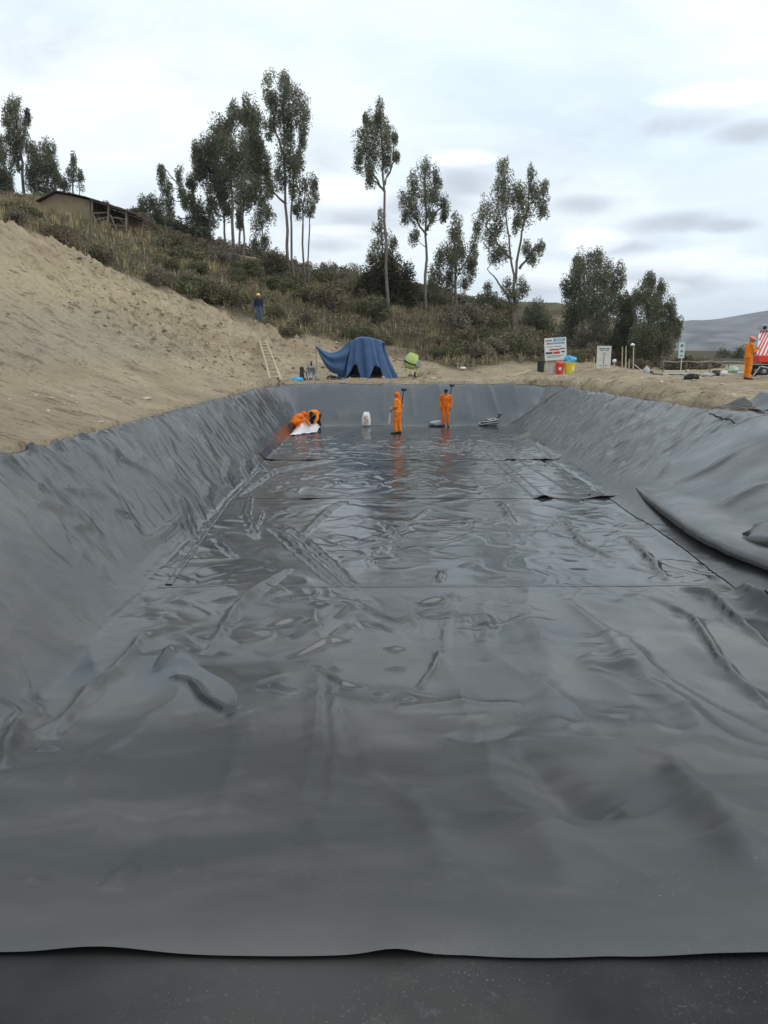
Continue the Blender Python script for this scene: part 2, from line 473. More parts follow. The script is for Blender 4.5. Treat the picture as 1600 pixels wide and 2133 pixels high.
FOLDS = [fold(*a) for a in (
    ([(1000, 1235), (1015, 1300), (1010, 1380)], .02, .12), ([(1180, 1250), (1270, 1330), (1320, 1420)], .03, .12), ([(940, 1240), (930, 1330), (915, 1420)], .018, .09), ([(1250, 1500), (1400, 1600), (1480, 1750)], .03, .14), ([(840, 1600), (900, 1750), (930, 1900)], .018, .10), ([(520, 1500), (480, 1620), (440, 1780)], .018, .09),
    ([(120, 1640), (220, 1560), (330, 1480)], .022, .12), ([(1380, 1560), (1480, 1680), (1560, 1850)], .025, .12), ([(740, 1255), (800, 1290), (850, 1300)], .03, .05), ([(760, 1300), (820, 1320)], .03, .05), ([(640, 1265), (690, 1262)], .03, .05),
    ([(100, 1535), (180, 1440), (245, 1400), (300, 1335), (400, 1305)], .060, .085),
    ([(0, 1600), (35, 1520), (90, 1488)], .075, .09),
    ([(430, 1370), (490, 1270), (550, 1225), (600, 1185)], .055, .085),
    ([(320, 1400), (350, 1365), (395, 1352)], .04, .06),
    ([(362, 1412), (400, 1430), (425, 1460), (470, 1490), (525, 1490)], .055, .055),
    ([(540, 1445), (570, 1440), (615, 1452)], .035, .05),
    ([(555, 1310), (600, 1302), (640, 1290)], .045, .06),
    ([(610, 1335), (640, 1320), (665, 1308)], .045, .06),
    ([(600, 1375), (650, 1358), (690, 1345), (735, 1340)], .045, .06),
    ([(690, 1340), (715, 1318), (735, 1310)], .045, .06),
    ([(700, 1290), (735, 1270), (745, 1250)], .045, .06),
    ([(655, 1392), (690, 1425), (715, 1440), (760, 1440)], .04, .045),
    ([(680, 1400), (715, 1412)], .03, .04),
    ([(875, 1440), (900, 1400), (920, 1365)], .05, .055),
    ([(825, 1475), (865, 1465)], .03, .04),
    ([(780, 1460), (805, 1450)], .03, .04),
    ([(1340, 1240), (1440, 1290), (1460, 1320), (1500, 1385), (1560, 1445), (1600, 1480)], .06, .08),
    ([(1420, 1228), (1480, 1245), (1540, 1300), (1600, 1350)], .08, .09),
    ([(1530, 1235), (1570, 1262), (1640, 1290)], .14, .16),
    ([(1010, 1308), (1040, 1307)], .03, .05),
    ([(870, 1258), (930, 1245)], .04, .05),
    ([(800, 1355), (850, 1352)], .03, .05), ([(800, 1398), (850, 1396)], .025, .05),
    ([(290, 1290), (345, 1285)], .035, .06), ([(350, 1255), (400, 1260)], .03, .05),
    ([(440, 1255), (500, 1250)], .03, .05),
    ([(75, 1560), (130, 1550)], .03, .05),
    ([(230, 1875), (262, 1840), (300, 1770)], .022, .045), ([(72, 1868), (85, 1850)], .012, .03),
    ([(1080, 1220), (1120, 1320), (1150, 1400), (1150, 1540)], .035, .30),
    ([(1060, 1545), (1130, 1610), (1230, 1690), (1300, 1690)], -.06, .20),
    ([(1300, 1330), (1350, 1430), (1430, 1480), (1500, 1580)], .05, .22),
    ([(1200, 1380), (1330, 1400)], .03, .2),
    ([(630, 1680), (655, 1560), (665, 1390)], .02, .10), ([(690, 1680), (700, 1560), (690, 1420)], .02, .06),
    ([(1000, 1690), (1100, 1740), (1200, 1880)], .04, .16), ([(1480, 1690), (1540, 1760), (1600, 1880)], .04, .14),
    ([(820, 1490), (940, 1480), (1080, 1470)], .03, .15), ([(940, 1540), (1000, 1555), (1080, 1520)], -.03, .12),
    ([(330, 1700), (410, 1690), (480, 1700)], .02, .15), ([(180, 1780), (240, 1710), (330, 1700)], .02, .09),
    ([(380, 1880), (360, 1760), (370, 1700)], .02, .09),
    # middle floor
    ([(560, 1100), (580, 1112), (640, 1165), (720, 1232)], .055, .08), ([(590, 1095), (640, 1130), (690, 1175), (745, 1230)], .04, .07),
    ([(520, 1030), (512, 1075), (535, 1125)], .06, .08), ([(545, 1065), (535, 1100)], .03, .05),
    ([(1170, 1078), (1215, 1140), (1275, 1165)], .045, .09), ([(1305, 1120), (1350, 1165), (1388, 1212)], .06, .09),
    ([(490, 1040), (570, 985), (690, 958)], .05, .10), ([(450, 1120), (490, 1165)], .05, .07),
    ([(630, 1115), (690, 1060), (720, 1045)], .04, .08), ([(860, 1090), (895, 1060)], .04, .06), ([(800, 1090), (835, 1125)], .05, .06),
    ([(1040, 1045), (1070, 1095)], .05, .09), ([(920, 1190), (915, 1215)], .04, .05), ([(960, 1185), (990, 1170)], .03, .05),
    # left slope
    ([(382, 1040), (390, 1080), (412, 1125)], .10, .09), ([(300, 1135), (350, 1110), (385, 1070)], .06, .08),
    ([(0, 950), (20, 975), (50, 1000)], .06, .09), ([(130, 1020), (175, 1030), (225, 1036)], .05, .07),
    ([(75, 1012), (115, 1035)], .05, .07), ([(85, 1060), (120, 1066), (155, 1068)], .06, .06),
    ([(155, 1102), (215, 1115)], .05, .06), ([(240, 1060), (290, 1098)], .045, .06), ([(230, 920), (255, 960), (330, 1000)], .05, .09),
    ([(55, 935), (85, 950)], .06, .07), ([(115, 920), (130, 945)], .06, .08), ([(160, 910), (205, 932)], .05, .07),
    ([(515, 960), (510, 985), (520, 1000)], .08, .09), ([(545, 950), (535, 965), (560, 985)], .07, .09), ([(480, 960), (470, 1000), (480, 1015)], .06, .09),
    ([(440, 1010), (430, 1040), (440, 1060)], .07, .08), ([(360, 1000), (400, 1035), (425, 1085)], .06, .09),
    # right slope
    ([(1330, 1080), (1390, 1130), (1470, 1185)], .03, .2), ([(1370, 1000), (1400, 960)], .04, .07), ([(1410, 1010), (1480, 980), (1560, 930)], .04, .2),
    ([(1500, 1060), (1600, 1000)], .04, .2),
)]


def seg_dist(x, y, poly):
    best = np.full(x.shape, 1e9); bt = np.zeros(x.shape)
    n = len(poly) - 1
    for i in range(n):
        a = poly[i]; b = poly[i + 1]; d = b - a; l2 = max(d @ d, 1e-9)
        t = np.clip(((x - a[0]) * d[0] + (y - a[1]) * d[1]) / l2, 0, 1)
        dd = np.hypot(x - a[0] - t * d[0], y - a[1] - t * d[1])
        m = dd < best
        best = np.where(m, dd, best); bt = np.where(m, (i + t) / n, bt)
    return best, bt


def liner_z(x, y):
    """height of the sheet with its wrinkles"""
    x = np.asarray(x, float); y = np.asarray(y, float)
    z = pit_base(x, y)
    u = pit_u(x, y)
    floor = 1 - sstep(0.0, 0.12, u)
    mid = sstep(12.6, 13.4, y) * (1 - sstep(33, 37, y))
    # swirling low wrinkles of the loose floor sheet
    wx = x + 0.55 * perlin(x * .8, y * .8, 11) + .25 * perlin(x * 2.1, y * 2.1, 12)
    wy = y + 0.75 * perlin(x * .7, y * .7, 13) + .25 * perlin(x * 1.9, y * 1.9, 14)
    r1 = 1 - np.abs(perlin(wx * 1.25, wy * .55, 15)) * 2.6
    r1 = np.clip(r1, 0, 1) ** 1.6
    r2 = 1 - np.abs(perlin(wx * 2.5, wy * 1.05, 16)) * 2.6
    r2 = np.clip(r2, 0, 1) ** 2
    pm = sstep(-.25, .35, perlin(x * .35, y * .28, 17))
    z = z + floor * mid * (0.022 * r1 * (0.4 + 0.6 * pm) + 0.013 * r2 * pm + 0.010 * perlin(wx * .9, wy * .9, 18) + sstep(24, 30, y) * (.014 * r2 + .010 * r1))
    # near panel: broad calm undulation, crumples only towards its far end
    near = 1 - sstep(12.4, 13.2, y)
    z = z + near * (0.058 * perlin(x * .6 + .3 * y, y * .3, 19) + 0.024 * perlin(wx * .9, wy * .8, 20) + 0.05 * perlin(x * .22, y * .2, 27) + .012 * perlin(x * 1.7 + .5 * y, y * .7, 28))
    cr = np.clip(1 - np.abs(perlin(wx * 1.1 + .4 * y, wy * .9, 44)) * 5, 0, 1) ** 1.5 * sstep(.12, .5, perlin(x * .9 + 7, y * .6, 45))
    pl_ = perlin(x * .95 + .18 * y + .5 * perlin(x * .4, y * .4, 48), y * .17, 49)
    z = z + near * (1 - .6 * sstep(7.5, 11, y)) * (1 - .92 * np.exp(-((y - 1.9) / 1.1) ** 2)) * (.040 * np.clip(1 - np.abs(pl_) * 2.6, 0, 1) ** 2 + 0.020 * np.clip(1 - np.abs(perlin(x * .8 - .5 * y, y * .5, 50)) * 3, 0, 1) ** 2 * sstep(0, .5, perlin(x * .5, y * .4, 52)))
    z = z + near * sstep(3.5, 9, y) * (.024 * cr + .012 * np.clip(1 - np.abs(perlin(x * 1.6 + .25 * y, y * .28, 46)) * 2.4, 0, 1) ** 2 * sstep(-.2, .4, perlin(x * .4, y * .3, 47)))
    z = z + near * sstep(8.5, 12, y) * (0.010 * r1 * pm + .006 * r2 * pm)
    # slopes: wrinkles running down the fall line, fanned at the corners
    sl = sstep(0.12, 0.3, u) * (1 - sstep(0.98, 1.1, u)) * sstep(11.5, 14, y)
    left = sl * (x < XL + .5) * (1 - sstep(37, 39, y))
    s = y + 1.1 * (x - XL)
    z = z + left * (0.062 * np.clip(1 - np.abs(perlin(s * .9 + .5 * perlin(x, y, 3), x * .35, 21)) * 2, 0, 1) ** 2
                    + (0.030 + .02 * sstep(20, 26, y)) * np.clip(1 - np.abs(perlin(s * 2.0 + .4 * perlin(x * 2, y * 2, 4), x * .8, 22)) * 2, 0, 1) ** 2 + .016 * sstep(16, 22, y) * perlin(s * 4.2, x * 2.2, 29) + .04 * perlin(x * .6, y * .5, 23))
    right = sl * (x > XR - .5) * (1 - sstep(37, 39, y))
    s = y - 1.0 * (x - XR)
    fr = sstep(20.5, 23, y)
    z = z + right * (fr * (0.040 * np.clip(1 - np.abs(perlin(s * 1.8 + .5 * perlin(x, y, 3), x * .6, 24)) * 2, 0, 1) ** 2
                     + 0.024 * np.clip(1 - np.abs(perlin(s * 3.0, x * 1.2, 25)) * 2, 0, 1) ** 2 + .020 * perlin(s * 4.5, x * 2.4, 30) + .030 * perlin(s * 1.7, x * 1.5, 35)) + (1 - .5 * fr) * (.07 * perlin(x * .45, y * .35, 26) + .025 * perlin(x * 1.1 + .4 * y, y * .8, 34)))
    back = sl * sstep(37.5, 38.5, y)
    z = z + back * (0.10 * perlin(x * 1.1 + .3 * np.sin(y), y * .25, 31) + 0.09 * np.clip(1 - np.abs(perlin(x * .8, y * .12, 32)) * 2.5, 0, 1) ** 2 + .03 * perlin(x * 3, y * .5, 33))
    for poly, h, w in FOLDS:
        lo = poly.min(0) - 4 * w; hi = poly.max(0) + 4 * w
        m = (x > lo[0]) & (x < hi[0]) & (y > lo[1]) & (y < hi[1])
        if not m.any(): continue
        xs = x[m]; ys = y[m]
        d, t = seg_dist(xs + .03 * perlin(xs * 3, ys * 3, 41), ys + .05 * perlin(xs * 2.5, ys * 2.5, 42), poly)
        e = np.sin(np.pi * np.clip(t, 0.0, 1)) ** 0.6
        z[m] += (1.9 if h > .028 and w < .12 else 1.9) * h * e * np.exp(-(np.abs(d) / w) ** 1.7 * 1.5)
    # soft roll of the sheet where it goes over the right rim
    z = z + 0.16 * np.exp(-((x - 9.9) / 1.1) ** 2 - ((y - 19.3) / 1.3) ** 2) - 0.12 * np.exp(-((x - 9.0) / .9) ** 2 - ((y - 18.2) / 1.0) ** 2)
    return z


# ------------------------------------------------------------------ terrain
def P(px, py, Y):
    v = at(px, py, Y); return (v.x, v.y, v.z)


CP = [(-7.0, 14, 2.3), (-7.0, 20, 2.26), (-6.7, 28, 2.18), (-6.0, 36, 2.1), (-4.6, 41, 2.03), (0, 42, 1.98), (5, 42, 1.97), (9, 39, 2.0), (10, 34, 2.0), (10.6, 26, 2.05), (11, 20, 2.1), (11, 10, 2.2),
      (-7.3, 4, 2.45), (-9.3, 14, 3.0), (-9, 19.5, 2.93), (-8.8, 28, 3.0), (-7.8, 37, 2.9), (-14, 30, 5.7), (-14, 16, 5.9), (-14, 4, 6.0), (-20, 20, 9.6), (-20, 4, 9.8), (-11, 38, 4.07),
      P(0, 450, 43), P(180, 540, 48), P(350, 605, 50), P(430, 635, 51), P(540, 675, 53), P(680, 695, 55), P(850, 722, 56),
      P(0, 428, 60), P(190, 462, 62), P(270, 478, 64), P(0, 420, 75), P(150, 425, 78), P(330, 495, 70), P(520, 553, 75), P(600, 597, 70), P(700, 592, 80), P(860, 620, 85), P(1000, 640, 100), P(1100, 648, 110),
      P(805, 645, 62), P(950, 648, 70), P(885, 660, 66), P(1070, 706, 58), P(1150, 728, 60), P(1235, 766, 62),
      P(570, 796, 44), P(640, 790, 45), P(740, 790, 44), P(850, 784, 46), P(1000, 778, 48), P(1100, 780, 50), P(1150, 786, 50), P(1190, 787, 50), P(1250, 784, 51), P(1310, 786, 46),
      (11, 45, 2.05), (16, 35, 2.35), (16, 26, 2.25), (20, 45, 2.2), (25, 60, 2.1), (18, 60, 1.9), (30, 40, 2.3), (30, 20, 2.3), (30, 80, 0.5), (45, 60, 1.0), (40, 100, -3), (22, 75, 1.8), (20, 100, 2.5), (16, 80, 3.4),
      (-40, 40, 17), (-40, 10, 18), (-40, 75, 16), (-55, 60, 19), (-30, 100, 11), (0, 110, 8.5), (-60, 120, 14), (0, 0, 2.3), (8, 0, 2.3), (20, 0, 2.3), (-8, -4, 2.6), (45, 0, 1.5), (60, 40, -1), (60, 120, -8), (10, 130, 6)]
CP = np.array(CP, float)


def _tps(r2):
    return 0.5 * r2 * np.log(r2 + 1e-9)


_n = len(CP)
_d2 = (CP[:, None, 0] - CP[None, :, 0]) ** 2 + (CP[:, None, 1] - CP[None, :, 1]) ** 2
_A = np.zeros((_n + 3, _n + 3))
_A[:_n, :_n] = _tps(_d2) + np.eye(_n) * 6.0
_A[:_n, _n:] = np.c_[np.ones(_n), CP[:, :2]]; _A[_n:, :_n] = _A[:_n, _n:].T
_W = np.linalg.solve(_A, np.r_[CP[:, 2], 0, 0, 0])


def rbf(x, y):
    x = np.asarray(x, float); y = np.asarray(y, float)
    z = _W[_n] + _W[_n + 1] * x + _W[_n + 2] * y
    for i in range(_n):
        z = z + _W[i] * _tps((x - CP[i, 0]) ** 2 + (y - CP[i, 1]) ** 2)
    return z


CUTTOP = np.array([P(-150, 380, 36)[:2], P(0, 450, 43)[:2], P(180, 540, 48)[:2], P(350, 605, 50)[:2], P(430, 635, 51)[:2], P(540, 685, 52)[:2], P(680, 705, 53.5)[:2], P(850, 735, 54)[:2], P(950, 772, 50)[:2], P(1150, 770, 54)[:2], P(1300, 768, 60)[:2], (26, 70)])


def veg_mask(x, y):
    """1 on the scrub covered hill, 0 on bare cut earth"""
    yy = np.interp(x, CUTTOP[:, 0], CUTTOP[:, 1])
    m = sstep(-1.2, 1.8, y - yy + 1.3 * perlin(x * .5, y * .5, 51))
    return m


def ground_z(x, y):
    x = np.asarray(x, float); y = np.asarray(y, float)
    base = rbf(x, y)
    u = pit_u(x, y)
    veg = veg_mask(x, y)
    cut = (1 - veg) * sstep(2.4, 3.4, base) * (x < 12)
    # erosion rills down the fall line of the cut (the cut faces +x)
    wob = .6 * perlin(x * .5, y * .5, 61)
    rill = perlin((y + wob) * 1.3 + .35 * x, x * .22, 62) + .6 * perlin((y + wob) * 3.1 + .8 * x, x * .45, 63)
    clod = fbm(x * 1.6, y * 1.6, 4, 64)
    rough = sstep(30, 40, y + .8 * x + 8)     # the far end of the cut is cloddy
    led = np.clip(1 - np.abs(fbm(x * .55 + .3 * y, y * .8 - .2 * x, 4, 65)) * 2.2, 0, 1) ** 2
    z = base + cut * (.22 * rill + .09 * clod + rough * (.34 * led * sstep(-.3, .3, perlin(x * .25, y * .25, 73)) + .16 * clod))
    z = z + .05 * fbm(x * 1.1, y * 1.1, 4, 66) + veg * .25 * perlin(x * .35, y * .35, 67)
    # spoil heaps along the right and back rims
    d = np.abs(pit_u(x, y) - 1.22)
    side = (x > 5) * (y > 22) * sstep(22.5, 25, y)
    z = z + side * np.exp(-(d / .13) ** 2) * (.20 + .28 * np.abs(perlin(x * .5, y * .33, 68)) + .08 * fbm(x * 2, y * 2, 3, 69))
    for hx, hy, hr, hh in ((P(905, 775, 45)[0], 45, 1.1, .42), (P(1010, 770, 47)[0], 46, 1.3, .3), (P(1230, 772, 44)[0], 43, 1.5, .35), (P(1290, 775, 41)[0], 41.2, 1.4, .35), (P(740, 790, 43)[0], 42.6, 1.6, .12), (P(1450, 800, 29)[0], 29.5, 1.6, .38), (P(1380, 795, 33)[0], 33, 1.5, .3)):
        z = z + hh * np.exp(-(((x - hx) / hr) ** 2 + ((y - hy) / (hr * .8)) ** 2)) * (1 + .35 * fbm(x * 2.2, y * 2.2, 3, 70))
    # the soil ends on the sheet just outside the crest; the sheet itself covers the pit
    edge = 1.03 + .035 * perlin(x * 1.1, y * 1.1, 71) + .02 * perlin(x * 4, y * 4, 72)
    inside = 1 - sstep(-.015, .02, u - edge)
    loose = (x > 8) * (1 - sstep(23.2, 23.5, y)) * (1 - sstep(16, 16.5, x))
    frontl = (1 - sstep(8.0, 9.0, y)) * (np.abs(x) < 7.0)
    hide = np.maximum(np.maximum(inside, loose), frontl)
    under = pit_base(x, y) - .16
    z = np.where(hide > .5, np.minimum(z, under), np.maximum(z, pit_base(x, y) + .02))
    return z


def gz(x, y):
    return float(ground_z(np.array([x]), np.array([y]))[0])


def onground(px, py, Y0=20, Y1=130):
    r = ray(px, py); ys = np.linspace(Y0, Y1, 2200); t = ys / r[1]
    Q = CAMP[None] + r[None] * t[:, None]
    b = Q[:, 2] < ground_z(Q[:, 0], Q[:, 1])
    i = int(np.argmax(b)) if b.any() else len(t) - 1
    return Vector(Q[i])


def axis(spans):
    out = []
    for a, b, d in spans:
        n = max(1, int(round((b - a) / d)))
        out.append(np.linspace(a, b, n, endpoint=False))
    out.append(np.array([spans[-1][1]]))
    return np.concatenate(out)


def grid_faces(nx, ny):
    i = np.arange(nx * ny).reshape(ny, nx)
    return np.stack([i[:-1, :-1], i[:-1, 1:], i[1:, 1:], i[1:, :-1]], -1).reshape(-1, 4)


gx = axis([(-75, -40, 1.2), (-40, -22, .4), (-22, -2, .10), (-2, 6, .2), (6, 16, .13), (16, 30, .35), (30, 75, 1.2)])
gy = axis([(-8, 6, .5), (6, 12, .3), (12, 24, .14), (24, 46, .12), (46, 62, .2), (62, 90, .5), (90, 150, 1.5)])
GX, GY = np.meshgrid(gx, gy)
GZ = ground_z(GX.ravel(), GY.ravel())
gme = np_mesh('ground', np.c_[GX.ravel(), GY.ravel(), GZ], grid_faces(len(gx), len(gy)), smooth=True)
vg = veg_mask(GX.ravel(), GY.ravel())
a = gme.attributes.new('veg', 'FLOAT', 'POINT'); a.data.foreach_set('value', vg.astype(np.float32))
# colour zones of the cut: a yellow sandy seam below the crest, grey subsoil lower down
cutx = GX.ravel(); cuty = GY.ravel()
ytop = np.interp(cutx, CUTTOP[:, 0], CUTTOP[:, 1])
seam = np.exp(-((GZ - (6.3 + .4 * perlin(cutx * .3, cuty * .3, 81))) / 1.3) ** 2) * sstep(16, 24, cuty) * (1 - sstep(46, 51, cuty)) * (cutx < -6)
grey = sstep(2.9, 3.6, GZ) * (1 - sstep(4.8, 6.2, GZ + .5 * perlin(cutx * .4, cuty * .3, 82))) * (cutx < -5) * (1 - sstep(36, 44, cuty))
a = gme.attributes.new('seam', 'FLOAT', 'POINT'); a.data.foreach_set('value', seam.astype(np.float32))
a = gme.attributes.new('subsoil', 'FLOAT', 'POINT'); a.data.foreach_set('value', grey.astype(np.float32))


def ground_mat():
    m = bpy.data.materials.new('earth'); m.use_nodes = True
    t = m.node_tree; p = t.nodes['Principled BSDF']; nd = t.nodes.new; lk = t.links.new
    p.inputs['Roughness'].default_value = .95; p.inputs['Specular IOR Level'].default_value = .15
    c = nd('ShaderNodeTexCoord')

    def noise(s, det=6, ro=.6, sc=(1, 1, 1), rot=(0, 0, 0)):
        mp = nd('ShaderNodeMapping'); lk(c.outputs['Object'], mp.inputs[0]); mp.inputs['Scale'].default_value = sc; mp.inputs['Rotation'].default_value = rot
        n = nd('ShaderNodeTexNoise'); n.inputs['Scale'].default_value = s; n.inputs['Detail'].default_value = det; n.inputs['Roughness'].default_value = ro
        lk(mp.outputs[0], n.inputs['Vector']); return n.outputs[0]

    def mr(v, a, b, x, y):
        n = nd('ShaderNodeMapRange'); n.interpolation_type = 'SMOOTHSTEP'; lk(v, n.inputs[0])
        for i, q in enumerate((a, b, x, y)): n.inputs[i + 1].default_value = q
        return n.outputs[0]

    def mul(a, b):
        n = nd('ShaderNodeMath'); n.operation = 'MULTIPLY'
        for i, v in enumerate((a, b)):
            if isinstance(v, (int, float)): n.inputs[i].default_value = v
            else: lk(v, n.inputs[i])
        return n.outputs[0]

    def mix(f, a, b):
        n = nd('ShaderNodeMix'); n.data_type = 'RGBA'; lk(f, n.inputs[0])
        for i, v in ((6, a), (7, b)):
            if isinstance(v, tuple): n.inputs[i].default_value = (*v, 1)
            else: lk(v, n.inputs[i])
        return n.outputs[2]

    def attr(n):
        q = nd('ShaderNodeAttribute'); q.attribute_name = n; return q.outputs['Fac']
    col = mix(mr(noise(.35), .35, .65, 0, 1), (.42, .325, .215), (.54, .435, .295))
    streak = noise(2.2, 7, .68, (.20, 2.0, 1), (0, 0, R(-8)))
    col = mix(mul(attr('subsoil'), mr(streak, .30, .60, .45, 1)), col, (.44, .37, .28))
    col = mix(mul(attr('seam'), mr(streak, .32, .62, .1, .9)), col, (.60, .49, .31))
    col = mix(mr(streak, .50, .72, 0, .65), col, (.24, .195, .14))
    col = mix(mr(noise(1.6, 8, .72, (.5, 1.6, 1), (0, 0, R(-12))), .52, .64, 0, .75), col, (.18, .135, .088))  # dark crevices: shade of the relief painted into the soil colour
    col = mix(mr(noise(5, 6, .7), .5, .72, 0, .6), col, (.20, .155, .105))
    col = mix(mr(noise(11, 5, .7), .60, .72, 0, .7), col, (.50, .44, .34))
    v = mix(mr(noise(.8, 5, .65), .35, .65, 0, 1), (.105, .082, .050), (.066, .060, .033))
    v = mix(mr(noise(4, 5, .7), .45, .7, 0, .6), v, (.165, .13, .085))
    col = mix(attr('veg'), col, v)
    lk(col, p.inputs['Base Color'])
    b = nd('ShaderNodeBump'); b.inputs['Distance'].default_value = .30; b.inputs['Strength'].default_value = 1.0
    lk(noise(4.5, 8, .68), b.inputs['Height'])
    lk(b.outputs[0], p.inputs['Normal'])
    return m


M_EARTH = ground_mat()
ground = link('ground', gme, M_EARTH)
tag(ground, kind='structure')

# valley floor and the far mountains
vm_ = mat('valley_soil', (.20, .17, .11), .95, .1, .35, .02)
vx = axis([(-4300, -600, 300), (-600, 600, 60), (600, 4300, 300)]); vy = axis([(-1500, -100, 300), (-100, 700, 50), (700, 4700, 300)])
VX, VY = np.meshgrid(vx, vy)
VR = np.hypot(VX, VY - 40)
VZ = -14 - 34 * sstep(120, 900, VR) + 3 * perlin(VX.ravel() / 200, VY.ravel() / 200, 91).reshape(VX.shape)
tag(link('valley_floor', np_mesh('valley_floor', np.c_[VX.ravel(), VY.ravel(), VZ.ravel()], grid_faces(len(vx), len(vy)), smooth=True), vm_), kind='structure')


def mountain(name, ridge, Y, depth, m, seed):
    """ridge: photo skyline points at distance Y; a real massif `depth` metres thick"""
    pts = np.array([P(px, py, Y) for px, py in ridge])
    xs = np.linspace(pts[0, 0], pts[-1, 0], 260); ys = np.linspace(Y - depth, Y + depth, 90)
    X, Yg = np.meshgrid(xs, ys)
    zr = np.interp(X, pts[:, 0], pts[:, 2])
    f = 1 - np.abs(Yg - Y) / depth
    f = f ** 1.15
    det = fbm(X / 260, Yg / 260, 5, seed)
    Z = -60 + (zr + 60) * f + det * 30 * f * (1.05 - f) * 3.0 + 2.0 * fbm(X / 60, Yg / 60, 4, seed + 3) * f
    o = link(name, np_mesh(name, np.c_[X.ravel(), Yg.ravel(), Z.ravel()], grid_faces(len(xs), len(ys)), smooth=True), m)
    return tag(o, kind='structure')


M_MOUNT = mat('mountain_scrub', (.115, .098, .082), .95, .1, .9, .014)
mountain('mountain', [(-2600, 650), (-1500, 640), (-400, 645), (500, 655), (1150, 690), (1420, 671), (1480, 667), (1540, 655), (1600, 644), (1750, 636), (2100, 632), (3000, 640), (4200, 660)], 2600, 1400, M_MOUNT, 101)
mountain('near_ridge', [(700, 720), (900, 650), (1000, 640), (1090, 640), (1160, 634), (1250, 650), (1330, 690), (1420, 760)], 260, 120, mat('ridge_scrub', (.105, .085, .05), .95, .1, .7, .12), 111)

# ------------------------------------------------------------------ the liner
M_NEAR = liner_mat('liner_dusty', .185, .65, base=(.031, .0325, .0335), bump=.010, bscale=1.1, bench=True)
stn = onpit(1432, 1195)
M_MID = liner_mat('liner_glossy', .15, .35, bump=.006, bscale=2.2, stain=(stn[0], stn[1]), fine=.0006)
M_SLOPE = liner_mat('liner_slope', .25, .35, base=(.031, .0325, .0335), bump=.012, bscale=1.8)
M_BACK = liner_mat('liner_back', .21, .4, base=(.055, .060, .065), bump=.008, bscale=1.2)
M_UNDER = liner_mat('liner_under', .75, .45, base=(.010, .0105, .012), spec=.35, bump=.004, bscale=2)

c0 = Vector((0.8, 20, 0))
liner = empty('pit_liner', (0.8, 20, 0), 'black plastic sheet lining the whole pit, wrinkled and welded in panels', 'pit liner')


def panel(xs, ys, m, zoff=0.0, lift=None, name='liner_panel', skirt=0, clip=None):
    X, Y = np.meshgrid(xs, ys)
    x = X.ravel(); y = Y.ravel()
    z = liner_z(x, y) + zoff
    if lift is not None: z = z + lift(x, y)
    # the sheet dives into the anchor trench outside the crest
    u = pit_u(x, y)
    dive = (y > 12.5) * ~((x > 8) & (y < 24.3))
    z = z - dive * np.maximum(u - 1.04, 0) * 1.4
    V = np.c_[x, y, z]
    F = grid_faces(len(xs), len(ys))
    nx, ny = len(xs), len(ys)
    idx = np.arange(nx * ny).reshape(ny, nx)
    loop = np.concatenate([idx[0, :], idx[1:, -1], idx[-1, -2::-1], idx[-2:0:-1, 0]])
    if not skirt: loop = loop[:0]
    Vs = V[loop].copy(); Vs[:, 2] -= skirt
    b = len(V); k = len(loop)
    j = np.arange(k); j2 = (j + 1) % max(k, 1)
    Fs = np.c_[loop[j], b + j, b + j2, loop[j2]]
    V = np.r_[V, Vs]; V[:, 0] -= c0.x; V[:, 1] -= c0.y
    me = np_mesh(name, V, np.r_[F, Fs], smooth=True)
    o = link(name, me, m, liner)
    return o


def lift_near(x, y):
    e = np.exp(-((y - 1.93) / .11) ** 2)
    w = .001 + .006 * np.clip(perlin(x * 1.9 + 3.3, x * 0 + .5, 201), 0, 1) + .020 * np.exp(-((x + 0.76) / .16) ** 2) + .02 * np.exp(-((x - .03) / .08) ** 2) + .010 * sstep(.65, .9, x)
    return e * w


near_y = 1.93
panel(axis([(-7.8, -4.6, .05), (-4.6, 5.6, .026), (5.6, 8.2, .05)]), axis([(near_y, 4, .022), (4, 7, .03), (7, 13.06, .022)]), M_NEAR, .010, lift_near)


def lift_a(x, y):
    return 0 * x


def curl(y_edge, spots, w=.35):
    def f(x, y):
        e = np.exp(-((y - y_edge) / w) ** 2)
        s = sum(h * np.exp(-((x - cx_) / r) ** 2) for cx_, r, h in spots)
        return e * s
    return f


p_flap = onpit(1128, 1034); p_flap2 = onpit(1240, 1028)
panel(axis([(-4.15, 5.9, .033)]), axis([(12.9, 20.75, .03)]), M_MID, .008)
panel(axis([(-4.15, 5.9, .036)]), axis([(20.45, 27.35, .04)]), M_MID, .014, curl(20.45, [(p_flap[0], .15, .09), (p_flap2[0], .30, .06), (-1.9, .2, .02)], .25))
pf = onpit(1055, 950); pf2 = onpit(1115, 945); pl = onpit(560, 957); pl2 = onpit(648, 956)
panel(axis([(-4.1, 5.9, .045)]), axis([(27.1, 38.15, .055)]), M_MID, .020, curl(27.1, [(pf[0], .2, .03), (pf2[0], .3, .045), (pl[0], .35, .03), (pl2[0], .2, .025), (0.9, .2, .015)], .25))
panel(axis([(-7.3, -3.88, .045)]), axis([(12.95, 38.1, .05)]), M_SLOPE, .004, name='slope_panel')
panel(axis([(5.62, 16.0, .06)]), axis([(11.5, 22.0, .045)]), M_SLOPE, .024, name='slope_panel')
panel(axis([(5.62, 10.9, .05)]), axis([(21.85, 38.1, .055)]), M_SLOPE, .002, name='slope_panel')
panel(axis([(9.3, 15.0, .09)]), axis([(21.9, 24.0, .08)]), M_SLOPE, .030, name='slope_panel')
panel(axis([(-7.0, 10.2, .05)]), axis([(38.0, 41.9, .05)]), M_BACK, .010, name='end_panel')
